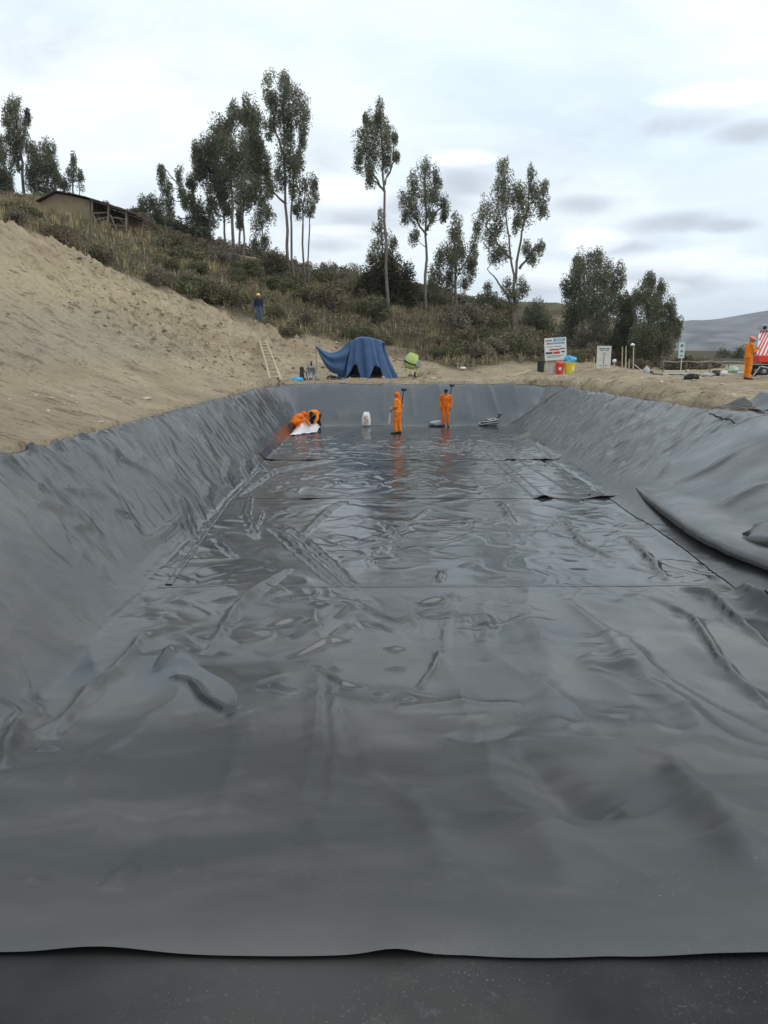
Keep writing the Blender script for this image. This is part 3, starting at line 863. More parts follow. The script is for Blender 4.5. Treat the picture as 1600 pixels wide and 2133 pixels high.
# sheets of the anchor bench under the photographer
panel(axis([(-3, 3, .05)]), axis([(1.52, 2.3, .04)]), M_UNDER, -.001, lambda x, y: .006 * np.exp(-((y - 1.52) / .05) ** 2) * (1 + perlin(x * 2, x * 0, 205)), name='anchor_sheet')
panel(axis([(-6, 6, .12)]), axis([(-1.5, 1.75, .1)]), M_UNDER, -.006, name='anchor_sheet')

# weld tracks: narrow double seams lying on the floor sheets
weld_mb = MB()


def weld(p0, p1, off, w=.035, name='weld_seam', hh=1.0):
    a = onpit(*p0)[:2]; b = onpit(*p1)[:2]
    d = (b - a); n = np.array([-d[1], d[0]]) / np.linalg.norm(d)
    k = max(8, int(np.linalg.norm(d) / .05))
    t = np.linspace(0, 1, k)
    c_ = a[None] + d[None] * t[:, None] + n[None] * off
    cols = []
    for s, h in ((-1, .0), (-.6, .016), (0, .012), (.6, .016), (1, .0)):
        q = c_ + n[None] * s * w
        zz = liner_z(q[:, 0], q[:, 1]) + .012 + (.005 + h) * hh
        cols.append(np.c_[q[:, 0] - c0.x, q[:, 1] - c0.y, zz])
    V = np.stack(cols, 1).reshape(-1, 3)
    return link(name, np_mesh(name, V, grid_faces(5, k), smooth=True), M_MID, liner)


weld((985, 920), (1115, 1040), 0); weld((1005, 925), (1140, 1040), 0); weld((1030, 930), (1215, 1042), 0)
weld((555, 962), (470, 1045), .05, .06); weld((470, 1045), (345, 1220), .05, .06)
weld((1130, 950), (1225, 1032), 0.03)
weld((330, 1223), (1475, 1221), 0, .05, hh=.25)

# big loose fold on the right slope: the sheet bellies out and tucks under itself
def loose_fold(pix, rad, name, tuck=.9, blend=1.6, mat_=M_SLOPE):
    pts = np.array([onpit(*p) for p in pix])
    k = 70
    tt = np.linspace(0, len(pts) - 1, k)
    C_ = np.stack([np.interp(tt, range(len(pts)), pts[:, i]) for i in range(3)], 1)
    for _ in range(6):
        C_[1:-1] = (C_[:-2] + 2 * C_[1:-1] + C_[2:]) / 4
    rr = np.interp(tt, range(len(pts)), rad)
    T = np.gradient(C_[:, :2], axis=0); T /= np.linalg.norm(T, axis=1)[:, None]
    Nn = np.c_[-T[:, 1], T[:, 0]]                      # towards +x / uphill
    Nn *= np.sign(Nn[:, :1])
    prof = []
    # profile in (distance uphill, height) in units of the fold radius
    for an in np.linspace(-8, 90, 12): prof.append((-.35 - .42 * math.cos(R(an)) + .0, .80 + .45 * math.sin(R(an)), 0))
    for s in np.linspace(.1, 1, 14): prof.append((-.35 + s * blend / .30, None, s))
    rows = []
    for a_, h_, s_ in prof:
        q = C_[:, :2] + Nn * (a_ * rr)[:, None]
        base = liner_z(q[:, 0], q[:, 1])
        if h_ is None:
            f = 1 - sstep(0, 1, s_)
            z_ = base + 1.25 * rr * f + .028 * (1 - f)
        else:
            z_ = base + h_ * rr
        z_ = z_ + .02 * perlin(q[:, 0] * 2.2, q[:, 1] * 2.2, 210) * (rr / .3)
        rows.append(np.c_[q[:, 0] - c0.x, q[:, 1] - c0.y, z_])
    V = np.stack(rows, 0).reshape(-1, 3)
    return link(name, np_mesh(name, V, grid_faces(k, len(prof)), smooth=True), mat_, liner)


loose_fold([(1322, 1015), (1350, 1045), (1400, 1085), (1460, 1130), (1530, 1165), (1600, 1190), (1760, 1230)], [.015, .13, .21, .22, .21, .20, .20], 'loose_fold', blend=1.3)
loose_fold([(1535, 1165), (1560, 1140), (1620, 1150), (1760, 1215)], [.05, .20, .26, .28], 'loose_fold', blend=1.6)

# loose liner end curling up over the right rim, and an offcut lying on the soil beside it
def curled_sheet(name, A, B, length, r, m, label, thick=.006):
    A = Vector(A); B = Vector(B); n = 24; k = 22
    d = (B - A); side = Vector((d.y, -d.x, 0)).normalized()
    V = []
    for j in range(k):
        s = j / (k - 1) * length
        if s < length * .45: off, h = s, 0.0
        else:
            a_ = (s - length * .45) / r; off = length * .45 + r * math.sin(a_); h = r * (1 - math.cos(a_))
        for i in range(n):
            t = i / (n - 1)
            q = A + d * t - side * off
            z = A.z + (B.z - A.z) * t + h * (1 + .15 * math.sin(t * 7)) + .012 * math.sin(9 * t + 3 * s)
            V.append((q.x, q.y, z))
    me = np_mesh(name, np.array(V), grid_faces(n, k), smooth=True)
    o = link(name, me, m)
    md = o.modifiers.new('thickness', 'SOLIDIFY'); md.thickness = thick
    return tag(o, label, 'liner sheet')


pa = onground(1572, 878, 15, 40)
M_CUT = liner_mat('liner_offcut', .45, .7, base=(.016, .016, .017), bump=.01)
curled_sheet('liner_sheet', (9.75, 22.1, 2.08), (9.75, 24.6, 2.10), 1.2, .42, M_SLOPE, 'grey loose liner end curling up from the crest at the right edge') if False else None
q = onpit(1565, 850)
V = []
for j in range(20):                      # curl seen end-on: rises away to the right
    a_ = j / 19 * 1.9
    for i in range(14):
        t = i / 13
        V.append((10.15 + .75 * a_ * .55 + .10 * math.sin(3 * t), 22.4 + 1.7 * t, 2.06 + .42 * (1 - math.cos(min(a_, 1.57))) + .10 * max(a_ - 1.57, 0) + .02 * math.sin(8 * t + 2 * a_)))
o = link('liner_sheet', np_mesh('liner_sheet', np.array(V), grid_faces(14, 20), smooth=True), M_SLOPE)
o.modifiers.new('thickness', 'SOLIDIFY').thickness = .008
tag(o, 'grey loose liner end curling up over the crest beside the sand heap', 'liner sheet')
V = []
ps = [at(1500, 848, 23.2), at(1566, 829, 23.2)]
for j in range(8):
    for i in range(16):
        t = i / 15; s_ = j / 7
        x = ps[0].x + (ps[1].x - ps[0].x) * t
        V.append((x + .04 * math.sin(5 * s_), 23.1 + .45 * s_, 2.04 + .04 + (.30 * t ** 1.3) * (.25 + .75 * s_) + .012 * math.sin(11 * t)))
o = link('liner_offcut', np_mesh('liner_offcut', np.array(V), grid_faces(16, 8), smooth=True), M_CUT)
o.modifiers.new('thickness', 'SOLIDIFY').thickness = .012
tag(o, 'small black triangular offcut of sheet poking out at the foot of the sand heap', 'offcut')

# ------------------------------------------------------------------ vegetation
M_LEAF = mat('eucalyptus_leaf', (.190, .194, .120), .55, .35, .35, .5, island=.4, trans=.5)
M_LEAF2 = mat('eucalyptus_leaf_dark', (.170, .174, .106), .55, .35, .35, .5, island=.4, trans=.5)
M_LEAF3 = mat('eucalyptus_leaf_brown', (.125, .108, .078), .6, .3, .35, .5, island=.35, trans=.2)
M_BARK = mat('pale_bark', (.175, .150, .125), .85, .2, .35, 1.2, bump=.02, bscale=9)
M_BARK2 = mat('brown_bark', (.145, .115, .085), .9, .2, .3, 1.2, bump=.02, bscale=9)


def leaves(C_, S_, n, l, w, droop=.55, r=rng):
    """n diamond leaves round each of the clump centres C_ (k,3) of sizes S_ (k,3)"""
    k = len(C_)
    idx = r.integers(0, k, n)
    d = r.normal(size=(n, 3)); d /= np.linalg.norm(d, axis=1)[:, None]
    rad = r.uniform(.15, 1, n) ** .5
    p = C_[idx] + d * rad[:, None] * S_[idx]
    ax = r.normal(size=(n, 3)); ax[:, 2] = ax[:, 2] * .6 - droop * 1.6; ax /= np.linalg.norm(ax, axis=1)[:, None]
    b = np.cross(ax, r.normal(size=(n, 3))); b /= np.linalg.norm(b, axis=1)[:, None]
    ll = (l * r.uniform(.6, 1.35, n))[:, None]; ww = (w * r.uniform(.6, 1.3, n))[:, None]
    V = np.stack([p - ax * ll * .5, p + b * ww * .5, p + ax * ll * .5, p - b * ww * .5], 1).reshape(-1, 3)
    F = np.arange(n * 4).reshape(n, 4)
    return V, F


def tree(label, base, Y, trunks, blobs, lm=None, bark=None, dens=.34, group='eucalyptus trees on the hill', name='eucalyptus_tree', sway=.55, leaf=(.18, .072), cat='tree', trunk_w=5.0, twig=True):
    """base, trunks and blobs are read off the photograph and set at the tree's own distance Y"""
    lm = lm or M_LEAF; bark = bark or M_BARK
    b = at(base[0], base[1], Y); b.z = gz(b.x, Y) - .1
    root = empty(name, b, label, cat, group)
    m = mpp(Y)
    tr = MB(); allp = []
    for ti, tp in enumerate(trunks):
        pts = [at(px, py, Y + (0 if i == 0 else rng.uniform(-.25, .25) * i)) - b for i, (px, py) in enumerate(tp)]
        if ti == 0 or abs(tp[0][1] - base[1]) < 12: pts[0].z = -.3
        # refine
        fine = []
        for i in range(len(pts) - 1):
            for s_ in np.linspace(0, 1, 5)[:-1]:
                q = pts[i].lerp(pts[i + 1], s_); q.x += .05 * math.sin(7 * s_ + i + ti); fine.append(q)
        fine.append(pts[-1])
        w0 = trunk_w * .62 * m * (1.0 if ti == 0 else .7)
        tr = MB(); tr.tube(fine, [w0 * (1 - .88 * i / (len(fine) - 1)) + .015 for i in range(len(fine))], 8); tr.build('trunk', bark, root, smooth=True)
        allp += fine
    V = []; F = []; nb = 0; tw = MB()
    cen = []; siz = []; cnt = 0
    for (px, py, rx, rz) in blobs:
        yy = Y + rng.uniform(-1, 1) * max(rx, 12) * m * .9
        c_ = at(px, py, yy) - b
        RX, RZ = rx * m, rz * m
        ns = max(6, int(RX * RZ * RX ** .5 * 22 + 7)); ns = min(ns, 46)
        for _ in range(ns):
            d = rng.normal(size=3); d /= np.linalg.norm(d)
            q = np.array(c_) + d * np.array([RX, RX, RZ]) * rng.uniform(.2, .92) ** .6
            cen.append(q); s_ = rng.uniform(.24, .48) * min(RX, RZ) + .13
            siz.append((s_, s_, s_ * rng.uniform(1.3, 2.4)))
        cnt += int(rx * rz * 3.14 * dens * 3.0)
        if twig:
            low = [p for p in allp if p.z < c_.z - .3 * RZ] or allp[:1]
            st = min(low, key=lambda p: (p - c_).length + .5 * abs(p.z - (c_.z - 1.3 * RZ)))
            mid = st.lerp(c_, .55) + Vector((0, 0, -.10 * (c_ - st).length)); e = c_ + Vector((0, 0, RZ * .5))
            r0 = max(.018, min(.10, .022 * (c_ - st).length + .012))
            tw = MB(); tw.tube([st, st.lerp(mid, .5) + Vector((0, 0, -.03)), mid, c_, e], [r0, r0 * .85, r0 * .65, r0 * .45, .01], 5); tw.build('limb', bark, root, smooth=True)
    cen = np.array(cen); siz = np.array(siz)
    V, F = leaves(cen, siz, cnt, leaf[0] * Y / 70, leaf[1] * Y / 70, sway)
    link('crown', np_mesh('crown', V, F), lm, root)
    return root


tree('tallest eucalyptus with two open crowns stacked above a bare pale trunk, left of centre', (600, 592), 70,
     [[(601, 592), (598, 480), (593, 370), (591, 250), (592, 160)], [(611, 585), (606, 470), (610, 390), (625, 300), (626, 220)], [(596, 425), (568, 400), (556, 370)], [(594, 330), (572, 270), (566, 200)]],
     [(592, 180, 15, 28), (565, 192, 15, 34), (606, 205, 20, 33), (626, 240, 19, 40), (576, 235, 20, 34), (632, 290, 11, 32), (600, 290, 16, 30), (612, 345, 20, 34), (583, 375, 13, 28), (560, 268, 10, 22), (612, 395, 10, 24), (592, 330, 17, 24), (622, 340, 12, 25), (563, 392, 10, 16), (598, 250, 18, 24)])
tree('slender twin-stemmed small eucalyptus just right of the tallest tree, thin hanging crown', (633, 565), 72,
     [[(634, 565), (630, 470), (634, 400), (645, 370)], [(641, 562), (644, 470), (650, 420), (652, 380)]],
     [(648, 388, 13, 26), (634, 395, 9, 22), (622, 425, 9, 20), (641, 428, 11, 20), (655, 400, 8, 24), (618, 445, 8, 18), (650, 440, 6, 14)], dens=.3, trunk_w=3)
tree('dense dark eucalyptus with the broadest rounded crown of the clump left of the tallest tree', (487, 525), 76,
     [[(486, 525), (484, 430), (480, 330), (484, 230)], [(470, 520), (466, 420), (450, 330)], [(497, 525), (502, 430), (506, 340)]],
     [(484, 245, 15, 30), (462, 268, 17, 28), (448, 300, 18, 30), (428, 322, 24, 28), (410, 325, 11, 24), (468, 320, 32, 38), (500, 335, 30, 42), (478, 380, 36, 32), (438, 365, 26, 28), (512, 300, 18, 30), (415, 350, 14, 20), (455, 400, 20, 20), (440, 430, 12, 22), (470, 430, 14, 26)], lm=M_LEAF2, dens=.45)
tree('dense eucalyptus pressed against the tallest tree, its thin pale trunk in front of scrub', (512, 588), 66,
     [[(512, 588), (508, 500), (506, 420), (516, 330), (522, 240)]],
     [(520, 232, 19, 27), (506, 240, 9, 20), (532, 268, 19, 32), (528, 320, 22, 40), (545, 350, 17, 36), (522, 385, 28, 34), (545, 405, 18, 26), (505, 415, 16, 28), (556, 375, 10, 20), (540, 300, 12, 24), (498, 455, 9, 20)], lm=M_LEAF2, dens=.42, trunk_w=3.2)
tree('low leafy young eucalyptus hanging over the earth bank below the dense clump', (548, 560), 71,
     [[(546, 560), (545, 500), (550, 430)]], [(545, 440, 18, 22), (560, 450, 12, 18), (535, 465, 14, 18), (556, 500, 14, 14), (530, 510, 14, 16), (545, 530, 18, 14)], dens=.28, trunk_w=2.5)
tree('eucalyptus with several bare stems behind the bank on the left of the dense clump', (425, 500), 78,
     [[(425, 500), (408, 440), (400, 370)], [(440, 505), (436, 440), (430, 390)]],
     [(400, 385, 12, 24), (396, 425, 14, 28), (412, 440, 16, 26), (405, 465, 14, 16), (440, 460, 14, 26), (425, 470, 10, 18)], lm=M_LEAF2, dens=.42)
tree('leaning eucalyptus with its bent tip curled over on the left skyline', (432, 495), 80,
     [[(430, 495), (398, 430), (368, 380), (342, 350), (337, 340)]],
     [(337, 360, 9, 18), (343, 385, 12, 20), (374, 362, 8, 16), (376, 395, 9, 18), (350, 412, 13, 20), (350, 445, 13, 22), (388, 420, 10, 14)], dens=.42, trunk_w=2.6)
tree('small round-headed eucalyptus standing right of the mud house on the skyline', (320, 488), 76,
     [[(320, 488), (320, 430), (328, 412)], [(308, 485), (306, 440), (303, 420)]],
     [(303, 430, 13, 20), (327, 425, 15, 18), (312, 455, 14, 18), (335, 455, 12, 18), (355, 460, 10, 18), (290, 460, 10, 12)], lm=M_LEAF2, dens=.5, trunk_w=2.2)
tree('lone slim eucalyptus with a high flame-shaped crown on a long bare trunk', (808, 648), 62,
     [[(808, 648), (804, 520), (800, 400), (796, 300), (791, 225)], [(801, 400), (785, 375), (768, 340), (758, 300)], [(800, 385), (815, 350), (823, 328)], [(800, 395), (775, 372)]],
     [(791, 236, 11, 22), (794, 265, 17, 28), (772, 280, 17, 28), (805, 292, 18, 32), (754, 300, 18, 26), (783, 318, 26, 26), (748, 332, 12, 26), (770, 355, 14, 20), (822, 288, 5, 12), (824, 326, 6, 7), (772, 380, 9, 14), (805, 335, 12, 22), (765, 245, 7, 16)])
tree('thin young eucalyptus half hidden behind the lone slim trunk', (797, 585), 66,
     [[(798, 590), (796, 510), (795, 445)]], [(795, 460, 8, 20), (786, 490, 13, 20), (809, 500, 15, 22), (783, 515, 12, 16), (820, 512, 9, 11), (800, 530, 16, 12), (775, 535, 10, 9)], dens=.26, trunk_w=2.2)
tree('eucalyptus with an open oval crown and straight bare trunk, mid slope', (884, 662), 66,
     [[(884, 662), (888, 540), (887, 440), (884, 340)], [(888, 490), (865, 455), (852, 420)], [(888, 480), (910, 440), (930, 425)]],
     [(884, 352, 14, 24), (861, 385, 13, 26), (910, 375, 11, 26), (886, 400, 18, 28), (850, 420, 17, 26), (906, 408, 12, 24), (929, 430, 9, 26), (862, 448, 12, 18), (895, 455, 14, 18), (865, 492, 12, 14), (926, 452, 7, 10), (845, 450, 10, 12)])
tree('bushy mid-height eucalyptus leafy almost to the ground, between two taller ones', (950, 652), 70,
     [[(950, 652), (949, 560), (947, 465)], [(949, 580), (970, 545), (984, 520)], [(949, 600), (925, 575), (912, 560)]],
     [(949, 475, 13, 24), (945, 510, 22, 24), (922, 535, 17, 20), (910, 570, 18, 24), (948, 550, 18, 22), (986, 518, 10, 26), (980, 560, 13, 20), (936, 588, 17, 16), (972, 590, 12, 16), (903, 595, 12, 12), (960, 525, 12, 18), (985, 545, 9, 14)], dens=.4)
tree('wide forked eucalyptus with many bare upright limbs above the site boards', (1070, 705), 58,
     [[(1070, 705), (1073, 640), (1070, 575), (1056, 470), (1050, 350)], [(1072, 590), (1084, 500), (1100, 430), (1108, 360)], [(1066, 540), (1045, 520), (1020, 480), (1002, 455)], [(1082, 560), (1105, 530), (1122, 510)], [(1070, 640), (1040, 590), (1015, 560)]],
     [(1050, 362, 14, 26), (1040, 400, 18, 28), (1060, 418, 22, 32), (1025, 440, 20, 24), (1000, 470, 12, 26), (1036, 470, 18, 20), (1085, 400, 14, 24), (1105, 370, 11, 28), (1116, 410, 13, 26), (1133, 400, 9, 30), (1096, 440, 18, 26), (1131, 440, 10, 20), (1020, 500, 14, 22), (1044, 520, 18, 16), (1100, 520, 11, 16), (1122, 514, 10, 12), (1112, 540, 12, 9), (1030, 535, 12, 12), (1075, 470, 10, 24)], dens=.33, trunk_w=5.5)
tree('small sapling in front of the wide forked tree with a low round crown', (1082, 660), 57, [[(1080, 665), (1076, 600)]], [(1058, 600, 12, 20), (1086, 600, 13, 22), (1072, 620, 14, 14)], dens=.36, trunk_w=2)
tree('small dark tree on the ridge left of the wide forked eucalyptus', (1015, 665), 74, [[(1015, 665), (1015, 600)]], [(1015, 600, 12, 14), (1001, 625, 11, 9), (1030, 622, 11, 9), (1015, 630, 14, 10)], dens=.42, trunk_w=2.5, lm=M_LEAF2)
tree('dark round tree behind the information board', (1118, 722), 72, [[(1118, 722), (1120, 640)], [(1132, 722), (1132, 650)]],
     [(1122, 642, 15, 20), (1104, 668, 18, 28), (1130, 678, 18, 28), (1112, 700, 18, 16), (1095, 700, 10, 18)], lm=M_LEAF2, dens=.5, trunk_w=3)
tree('big dense eucalyptus clump right of centre behind the white board', (1235, 768), 66,
     [[(1235, 770), (1236, 680), (1240, 540)], [(1222, 770), (1212, 680), (1205, 560)], [(1252, 770), (1262, 680), (1280, 580)], [(1205, 768), (1195, 700), (1188, 640)]],
     [(1206, 550, 13, 24), (1240, 543, 19, 22), (1215, 580, 27, 28), (1255, 578, 24, 32), (1190, 605, 19, 32), (1286, 578, 16, 28), (1232, 620, 33, 32), (1275, 620, 20, 32), (1200, 650, 28, 30), (1184, 680, 20, 26), (1250, 655, 28, 26)], lm=M_LEAF2, dens=.42)
tree('brown withered understorey tree with bare stems under the dense clump', (1240, 770), 63,
     [[(1240, 772), (1238, 700), (1240, 650)], [(1265, 772), (1262, 700)], [(1216, 772), (1222, 700)]],
     [(1240, 690, 40, 26), (1215, 715, 24, 22), (1265, 715, 24, 24), (1240, 735, 34, 18)], lm=M_LEAF3, bark=M_BARK2, dens=.22, trunk_w=2.4)
tree('tall conical eucalyptus clump with a pointed crown left of the far mountain', (1352, 778), 60,
     [[(1350, 780), (1350, 690), (1350, 590)], [(1372, 780), (1378, 700), (1378, 620)], [(1335, 780), (1325, 700), (1318, 640)]],
     [(1350, 592, 13, 20), (1345, 622, 23, 28), (1375, 612, 14, 26), (1360, 650, 28, 33), (1395, 652, 14, 33), (1350, 700, 33, 33), (1396, 692, 18, 32), (1408, 680, 11, 28), (1380, 725, 24, 22), (1350, 735, 26, 18)], lm=M_LEAF2, dens=.46)
tree('narrow dark eucalyptus between the two big clumps on the right', (1312, 775), 62,
     [[(1312, 776), (1314, 700), (1318, 620)]],
     [(1318, 625, 13, 26), (1314, 660, 19, 28), (1308, 690, 22, 30), (1325, 725, 22, 26), (1300, 730, 16, 20), (1296, 640, 16, 28), (1302, 675, 20, 30), (1288, 700, 20, 26)], lm=M_LEAF2, dens=.46)
tree('tall open eucalyptus at the far left above the mud house', (48, 415), 80,
     [[(50, 418), (46, 340), (36, 270), (30, 205)], [(40, 330), (52, 270), (58, 240)]],
     [(28, 215, 13, 20), (20, 240, 15, 25), (36, 258, 18, 28), (58, 240, 6, 8), (55, 255, 6, 8), (30, 300, 20, 24), (46, 290, 12, 20), (15, 272, 10, 24), (32, 340, 12, 20)], dens=.38)
tree('dark dense eucalyptus cut by the left edge of the view', (8, 415), 78, [[(10, 418), (8, 330)]],
     [(4, 310, 14, 28), (10, 350, 18, 32), (0, 385, 18, 28), (18, 390, 10, 20)], lm=M_LEAF2, dens=.48)
tree('bushy eucalyptus with two rounded tops directly behind the mud house', (78, 420), 79, [[(78, 422), (75, 330)], [(98, 420), (100, 330)]],
     [(70, 320, 13, 22), (101, 314, 13, 20), (85, 340, 26, 26), (70, 370, 18, 28), (105, 360, 18, 24), (85, 398, 22, 18), (115, 375, 10, 16)], lm=M_LEAF2, dens=.46)
tree('thin sparse eucalyptus behind the mud house roof', (150, 408), 82, [[(150, 412), (152, 360), (155, 325)], [(165, 410), (165, 370)]],
     [(155, 336, 7, 15), (150, 360, 12, 19), (166, 375, 8, 20), (138, 385, 12, 14), (128, 380, 8, 14)], dens=.36, trunk_w=2.5)
tree('flat-topped far tree with a thin parasol crown on the middle skyline', (705, 595), 95, [[(704, 598), (704, 575), (700, 560)], [(704, 580), (718, 568)]],
     [(692, 558, 14, 4), (712, 562, 10, 4), (700, 578, 14, 9), (720, 580, 14, 9), (735, 585, 8, 10)], dens=.5, lm=M_LEAF2, name='parasol_tree', trunk_w=2)
for px, py, Y, lb in ((1510, 752, 95, 'dark green far tree left of the worker by the striped machine'), (1538, 752, 92, 'lower dark far tree just behind the worker by the striped machine')):
    tree(lb, (px, py + 8), Y, [[(px, py + 8), (px, py - 8)]], [(px, py - 10, 14, 16), (px - 8, py, 12, 10), (px + 8, py - 3, 12, 12)], lm=M_LEAF2, dens=.6, trunk_w=2, group='far trees on the right')

# ---- scrub
M_SC = [mat('scrub_olive', (.160, .142, .085), .8, .15, .4, .7, island=.4, trans=.15), mat('scrub_grey', (.215, .180, .130), .85, .15, .4, .7, island=.4, trans=.15),
        mat('scrub_green', (.140, .136, .072), .75, .15, .4, .7, island=.4, trans=.15), mat('scrub_brown', (.165, .128, .084), .85, .15, .4, .7, island=.4, trans=.15)]


def bush_mesh(name, n, l, w, m, lumps=14, flat=.62, up=-.5):
    c_ = []; s_ = []
    for _ in range(lumps):
        a_ = rng.uniform(0, 6.28); rr = rng.uniform(0, .75) ** .7
        c_.append((rr * math.cos(a_), rr * math.sin(a_), flat * rng.uniform(.25, .95) * (1 - .5 * rr))); q = rng.uniform(.22, .42); s_.append((q, q, q * rng.uniform(.7, 1.1)))
    V, F = leaves(np.array(c_), np.array(s_), n, l, w, up)
    # stems
    sm = MB()
    for c in c_[:10]:
        sm.tube([(0.1 * c[0], .1 * c[1], -.15), (c[0] * .5, c[1] * .5, c[2] * .45), c], [.022, .015, .006], 4, caps=False)
    b = len(V)
    Vs = np.array([tuple(v) for v in sm.v]); Fs = np.array(sm.f) + b
    me = np_mesh(name, np.r_[V, Vs], np.r_[F, Fs])
    me.materials.append(m); me.materials.append(M_BARK2)
    mi = np.zeros(len(me.polygons), np.int32); mi[len(F):] = 1; me.polygons.foreach_set('material_index', mi)
    return me


BM = [bush_mesh('scrub_bush', 3200, .12, .042, M_SC[i % 4], 14, .6 + .1 * (i % 3)) for i in range(8)]


def bush(px, py, sx, sz, Y=None, kind=None, label=None, group='scrub bushes covering the hill', name='scrub_bush', xy=None):
    g = onground(px, py, 43) if xy is None else Vector((xy[0], xy[1], gz(*xy)))
    if Y: g = at(px, py, Y); g.z = gz(g.x, Y)
    o = bpy.data.objects.new(name, BM[kind if kind is not None else rng.integers(0, 8)])
    COL.objects.link(o)
    o.location = (g.x, g.y, g.z - .08); o.rotation_euler = (0, 0, rng.uniform(0, 6.28)); o.scale = (sx, sx, sz)
    return tag(o, label or 'low dry scrub bush among the many covering the hillside', 'bush', group)


ZONES = ((60, 'under the mud house'), (300, 'right of the mud house'), (420, 'left of the dense eucalyptus clump'), (510, 'below the dense eucalyptus clump'), (605, 'below the tallest eucalyptus'), (700, 'left of the lone slim eucalyptus'),
         (805, 'around the lone slim eucalyptus'), (886, 'below the oval crowned eucalyptus'), (950, 'below the bushy eucalyptus'), (1070, 'around the wide forked eucalyptus'), (1150, 'behind the information board'), (1240, 'behind the white board'), (1370, 'near the conical eucalyptus clump'))
nb = 0
tries = 0
pts = []
while nb < 285 and tries < 9000:
    tries += 1
    x = rng.uniform(-34, 24); y = rng.uniform(44, 96)
    v = float(veg_mask(np.array([x]), np.array([y]))[0])
    if v < .6: continue
    if x > 16 and y < 62: continue
    z = gz(x, y)
    d = np.array([x, y, z]) - CAMP
    pxx = 800 + FPX * x / (y * math.cos(PITCH) - d[2] * math.sin(PITCH))
    if pxx < -60 or pxx > 1480: continue
    if y > 52 and pxx < 300 and y < 70: continue
    if 640 < pxx < 1000 and y < 50: continue          # yard of the mud house
    if pxx > 1300 and y < 60: continue
    if any((x - a_) ** 2 + (y - b_) ** 2 < 1.1 for a_, b_ in pts): continue
    pts.append((x, y)); nb += 1
    s_ = rng.uniform(.8, 2.0) * (1 if y < 75 else 1.2) * (.75 if pxx < 330 else 1)
    kd = int(rng.integers(0, 8)); tone = ('olive', 'grey', 'green', 'brown')[kd % 4]
    near_ = min(ZONES, key=lambda q: abs(q[0] - pxx))[1]
    far_ = 'high on the slope' if y > 68 else ('halfway up the slope' if y > 57 else 'low on the slope')
    bush(0, 0, s_, s_ * rng.uniform(.75, 1.35), xy=(x, y), kind=kd, label='%s %s scrub bush %s %s' % ('large' if s_ > 1.45 else ('small' if s_ < 1.05 else 'middling'), ('olive', 'grey', 'green', 'brown')[kd % 4], far_, near_))
bush(400, 612, 1.5, 1.5, kind=2, label='green rounded bush at the crest of the bare cut, left of the helmeted man', group=None)
bush(603, 694, 1.0, .75, kind=0, label='lone low bush on the bare slope right of the man in the yellow helmet', group=None)
bush(590, 690, .45, .5, kind=6, label='tiny bush between the man in the yellow helmet and the lone low bush', group=None)
for px, py, s_, h_, k, lb in ((1075, 742, 1.2, 1.6, 2, 'dark green bush beside the information board'), (1425, 770, 1.6, 1.5, 3, 'bare brown bush on the flat left of the far mountain'), (1465, 770, 1.3, 1.0, 1, 'grey brown bush beside the bare brown one on the flat'), (1330, 775, 1.3, 1.1, 3, 'dry brown bush at the foot of the conical eucalyptus clump'), (1210, 772, 1.2, 1.1, 2, 'green bush right of the coloured bins'), (1400, 772, 1.3, 1.1, 1, 'grey bush under the small pale sign')):
    bush(px, py, s_, h_, Y=55 if px < 1200 else 56, kind=k, label=lb, group=None)
tree('large dark dome-shaped thicket wrapped round the lone slim trunk', (808, 640), 64, [[(808, 640), (806, 590)], [(790, 640), (780, 590)], [(830, 640), (838, 590)]],
     [(800, 560, 32, 22), (775, 585, 26, 26), (838, 580, 26, 26), (810, 600, 40, 28), (760, 610, 20, 20), (855, 610, 18, 20), (815, 545, 22, 14)], lm=mat('thicket_leaf', (.075, .068, .036), .75, .2, .4, .6, island=.4, trans=.15), bark=M_BARK2, dens=.5, name='thicket', group='thickets on the slope', sway=-.2, leaf=(.22, .08), cat='bush', trunk_w=2)
tree('olive thicket spreading below the earth bank on the upper slope', (580, 590), 68, [[(575, 592), (570, 560)]],
     [(570, 545, 26, 18), (590, 560, 24, 18), (550, 560, 20, 16)], lm=M_SC[0], bark=M_BARK2, dens=.45, name='thicket', group='thickets on the slope', sway=-.2, leaf=(.22, .08), cat='bush', trunk_w=2)
tree('dark thicket under the dense eucalyptus clump along the bank', (400, 505), 77, [[(400, 505), (395, 485)]],
     [(370, 480, 18, 16), (395, 488, 22, 14), (420, 490, 18, 14)], lm=M_LEAF2, bark=M_BARK2, dens=.6, name='thicket', group='thickets on the slope', sway=-.2, leaf=(.22, .08), cat='bush', trunk_w=2)

# low ground cover between the bushes
gc = []
while len(gc) < 2600:
    x = rng.uniform(-32, 24); y = rng.uniform(44, 92)
    if float(veg_mask(np.array([x]), np.array([y]))[0]) > .65 and not (x < -12 and y < 66 and rng.uniform() < .7) and not (x < -17 and 54 < y < 63): gc.append((x, y, gz(x, y) + .1))
gs = rng.uniform(.35, 1.0, (len(gc), 1)) * np.array([[1, 1, .55]])
V, F = leaves(np.array(gc), gs, 150000, .17, .065, -.3)
tag(link('ground_cover', np_mesh('ground_cover', V, F), mat('undergrowth', (.225, .185, .122), .85, .15, .45, .35, island=.45, trans=.2)), 'tangled dry undergrowth between the bushes', 'undergrowth', kind='stuff')

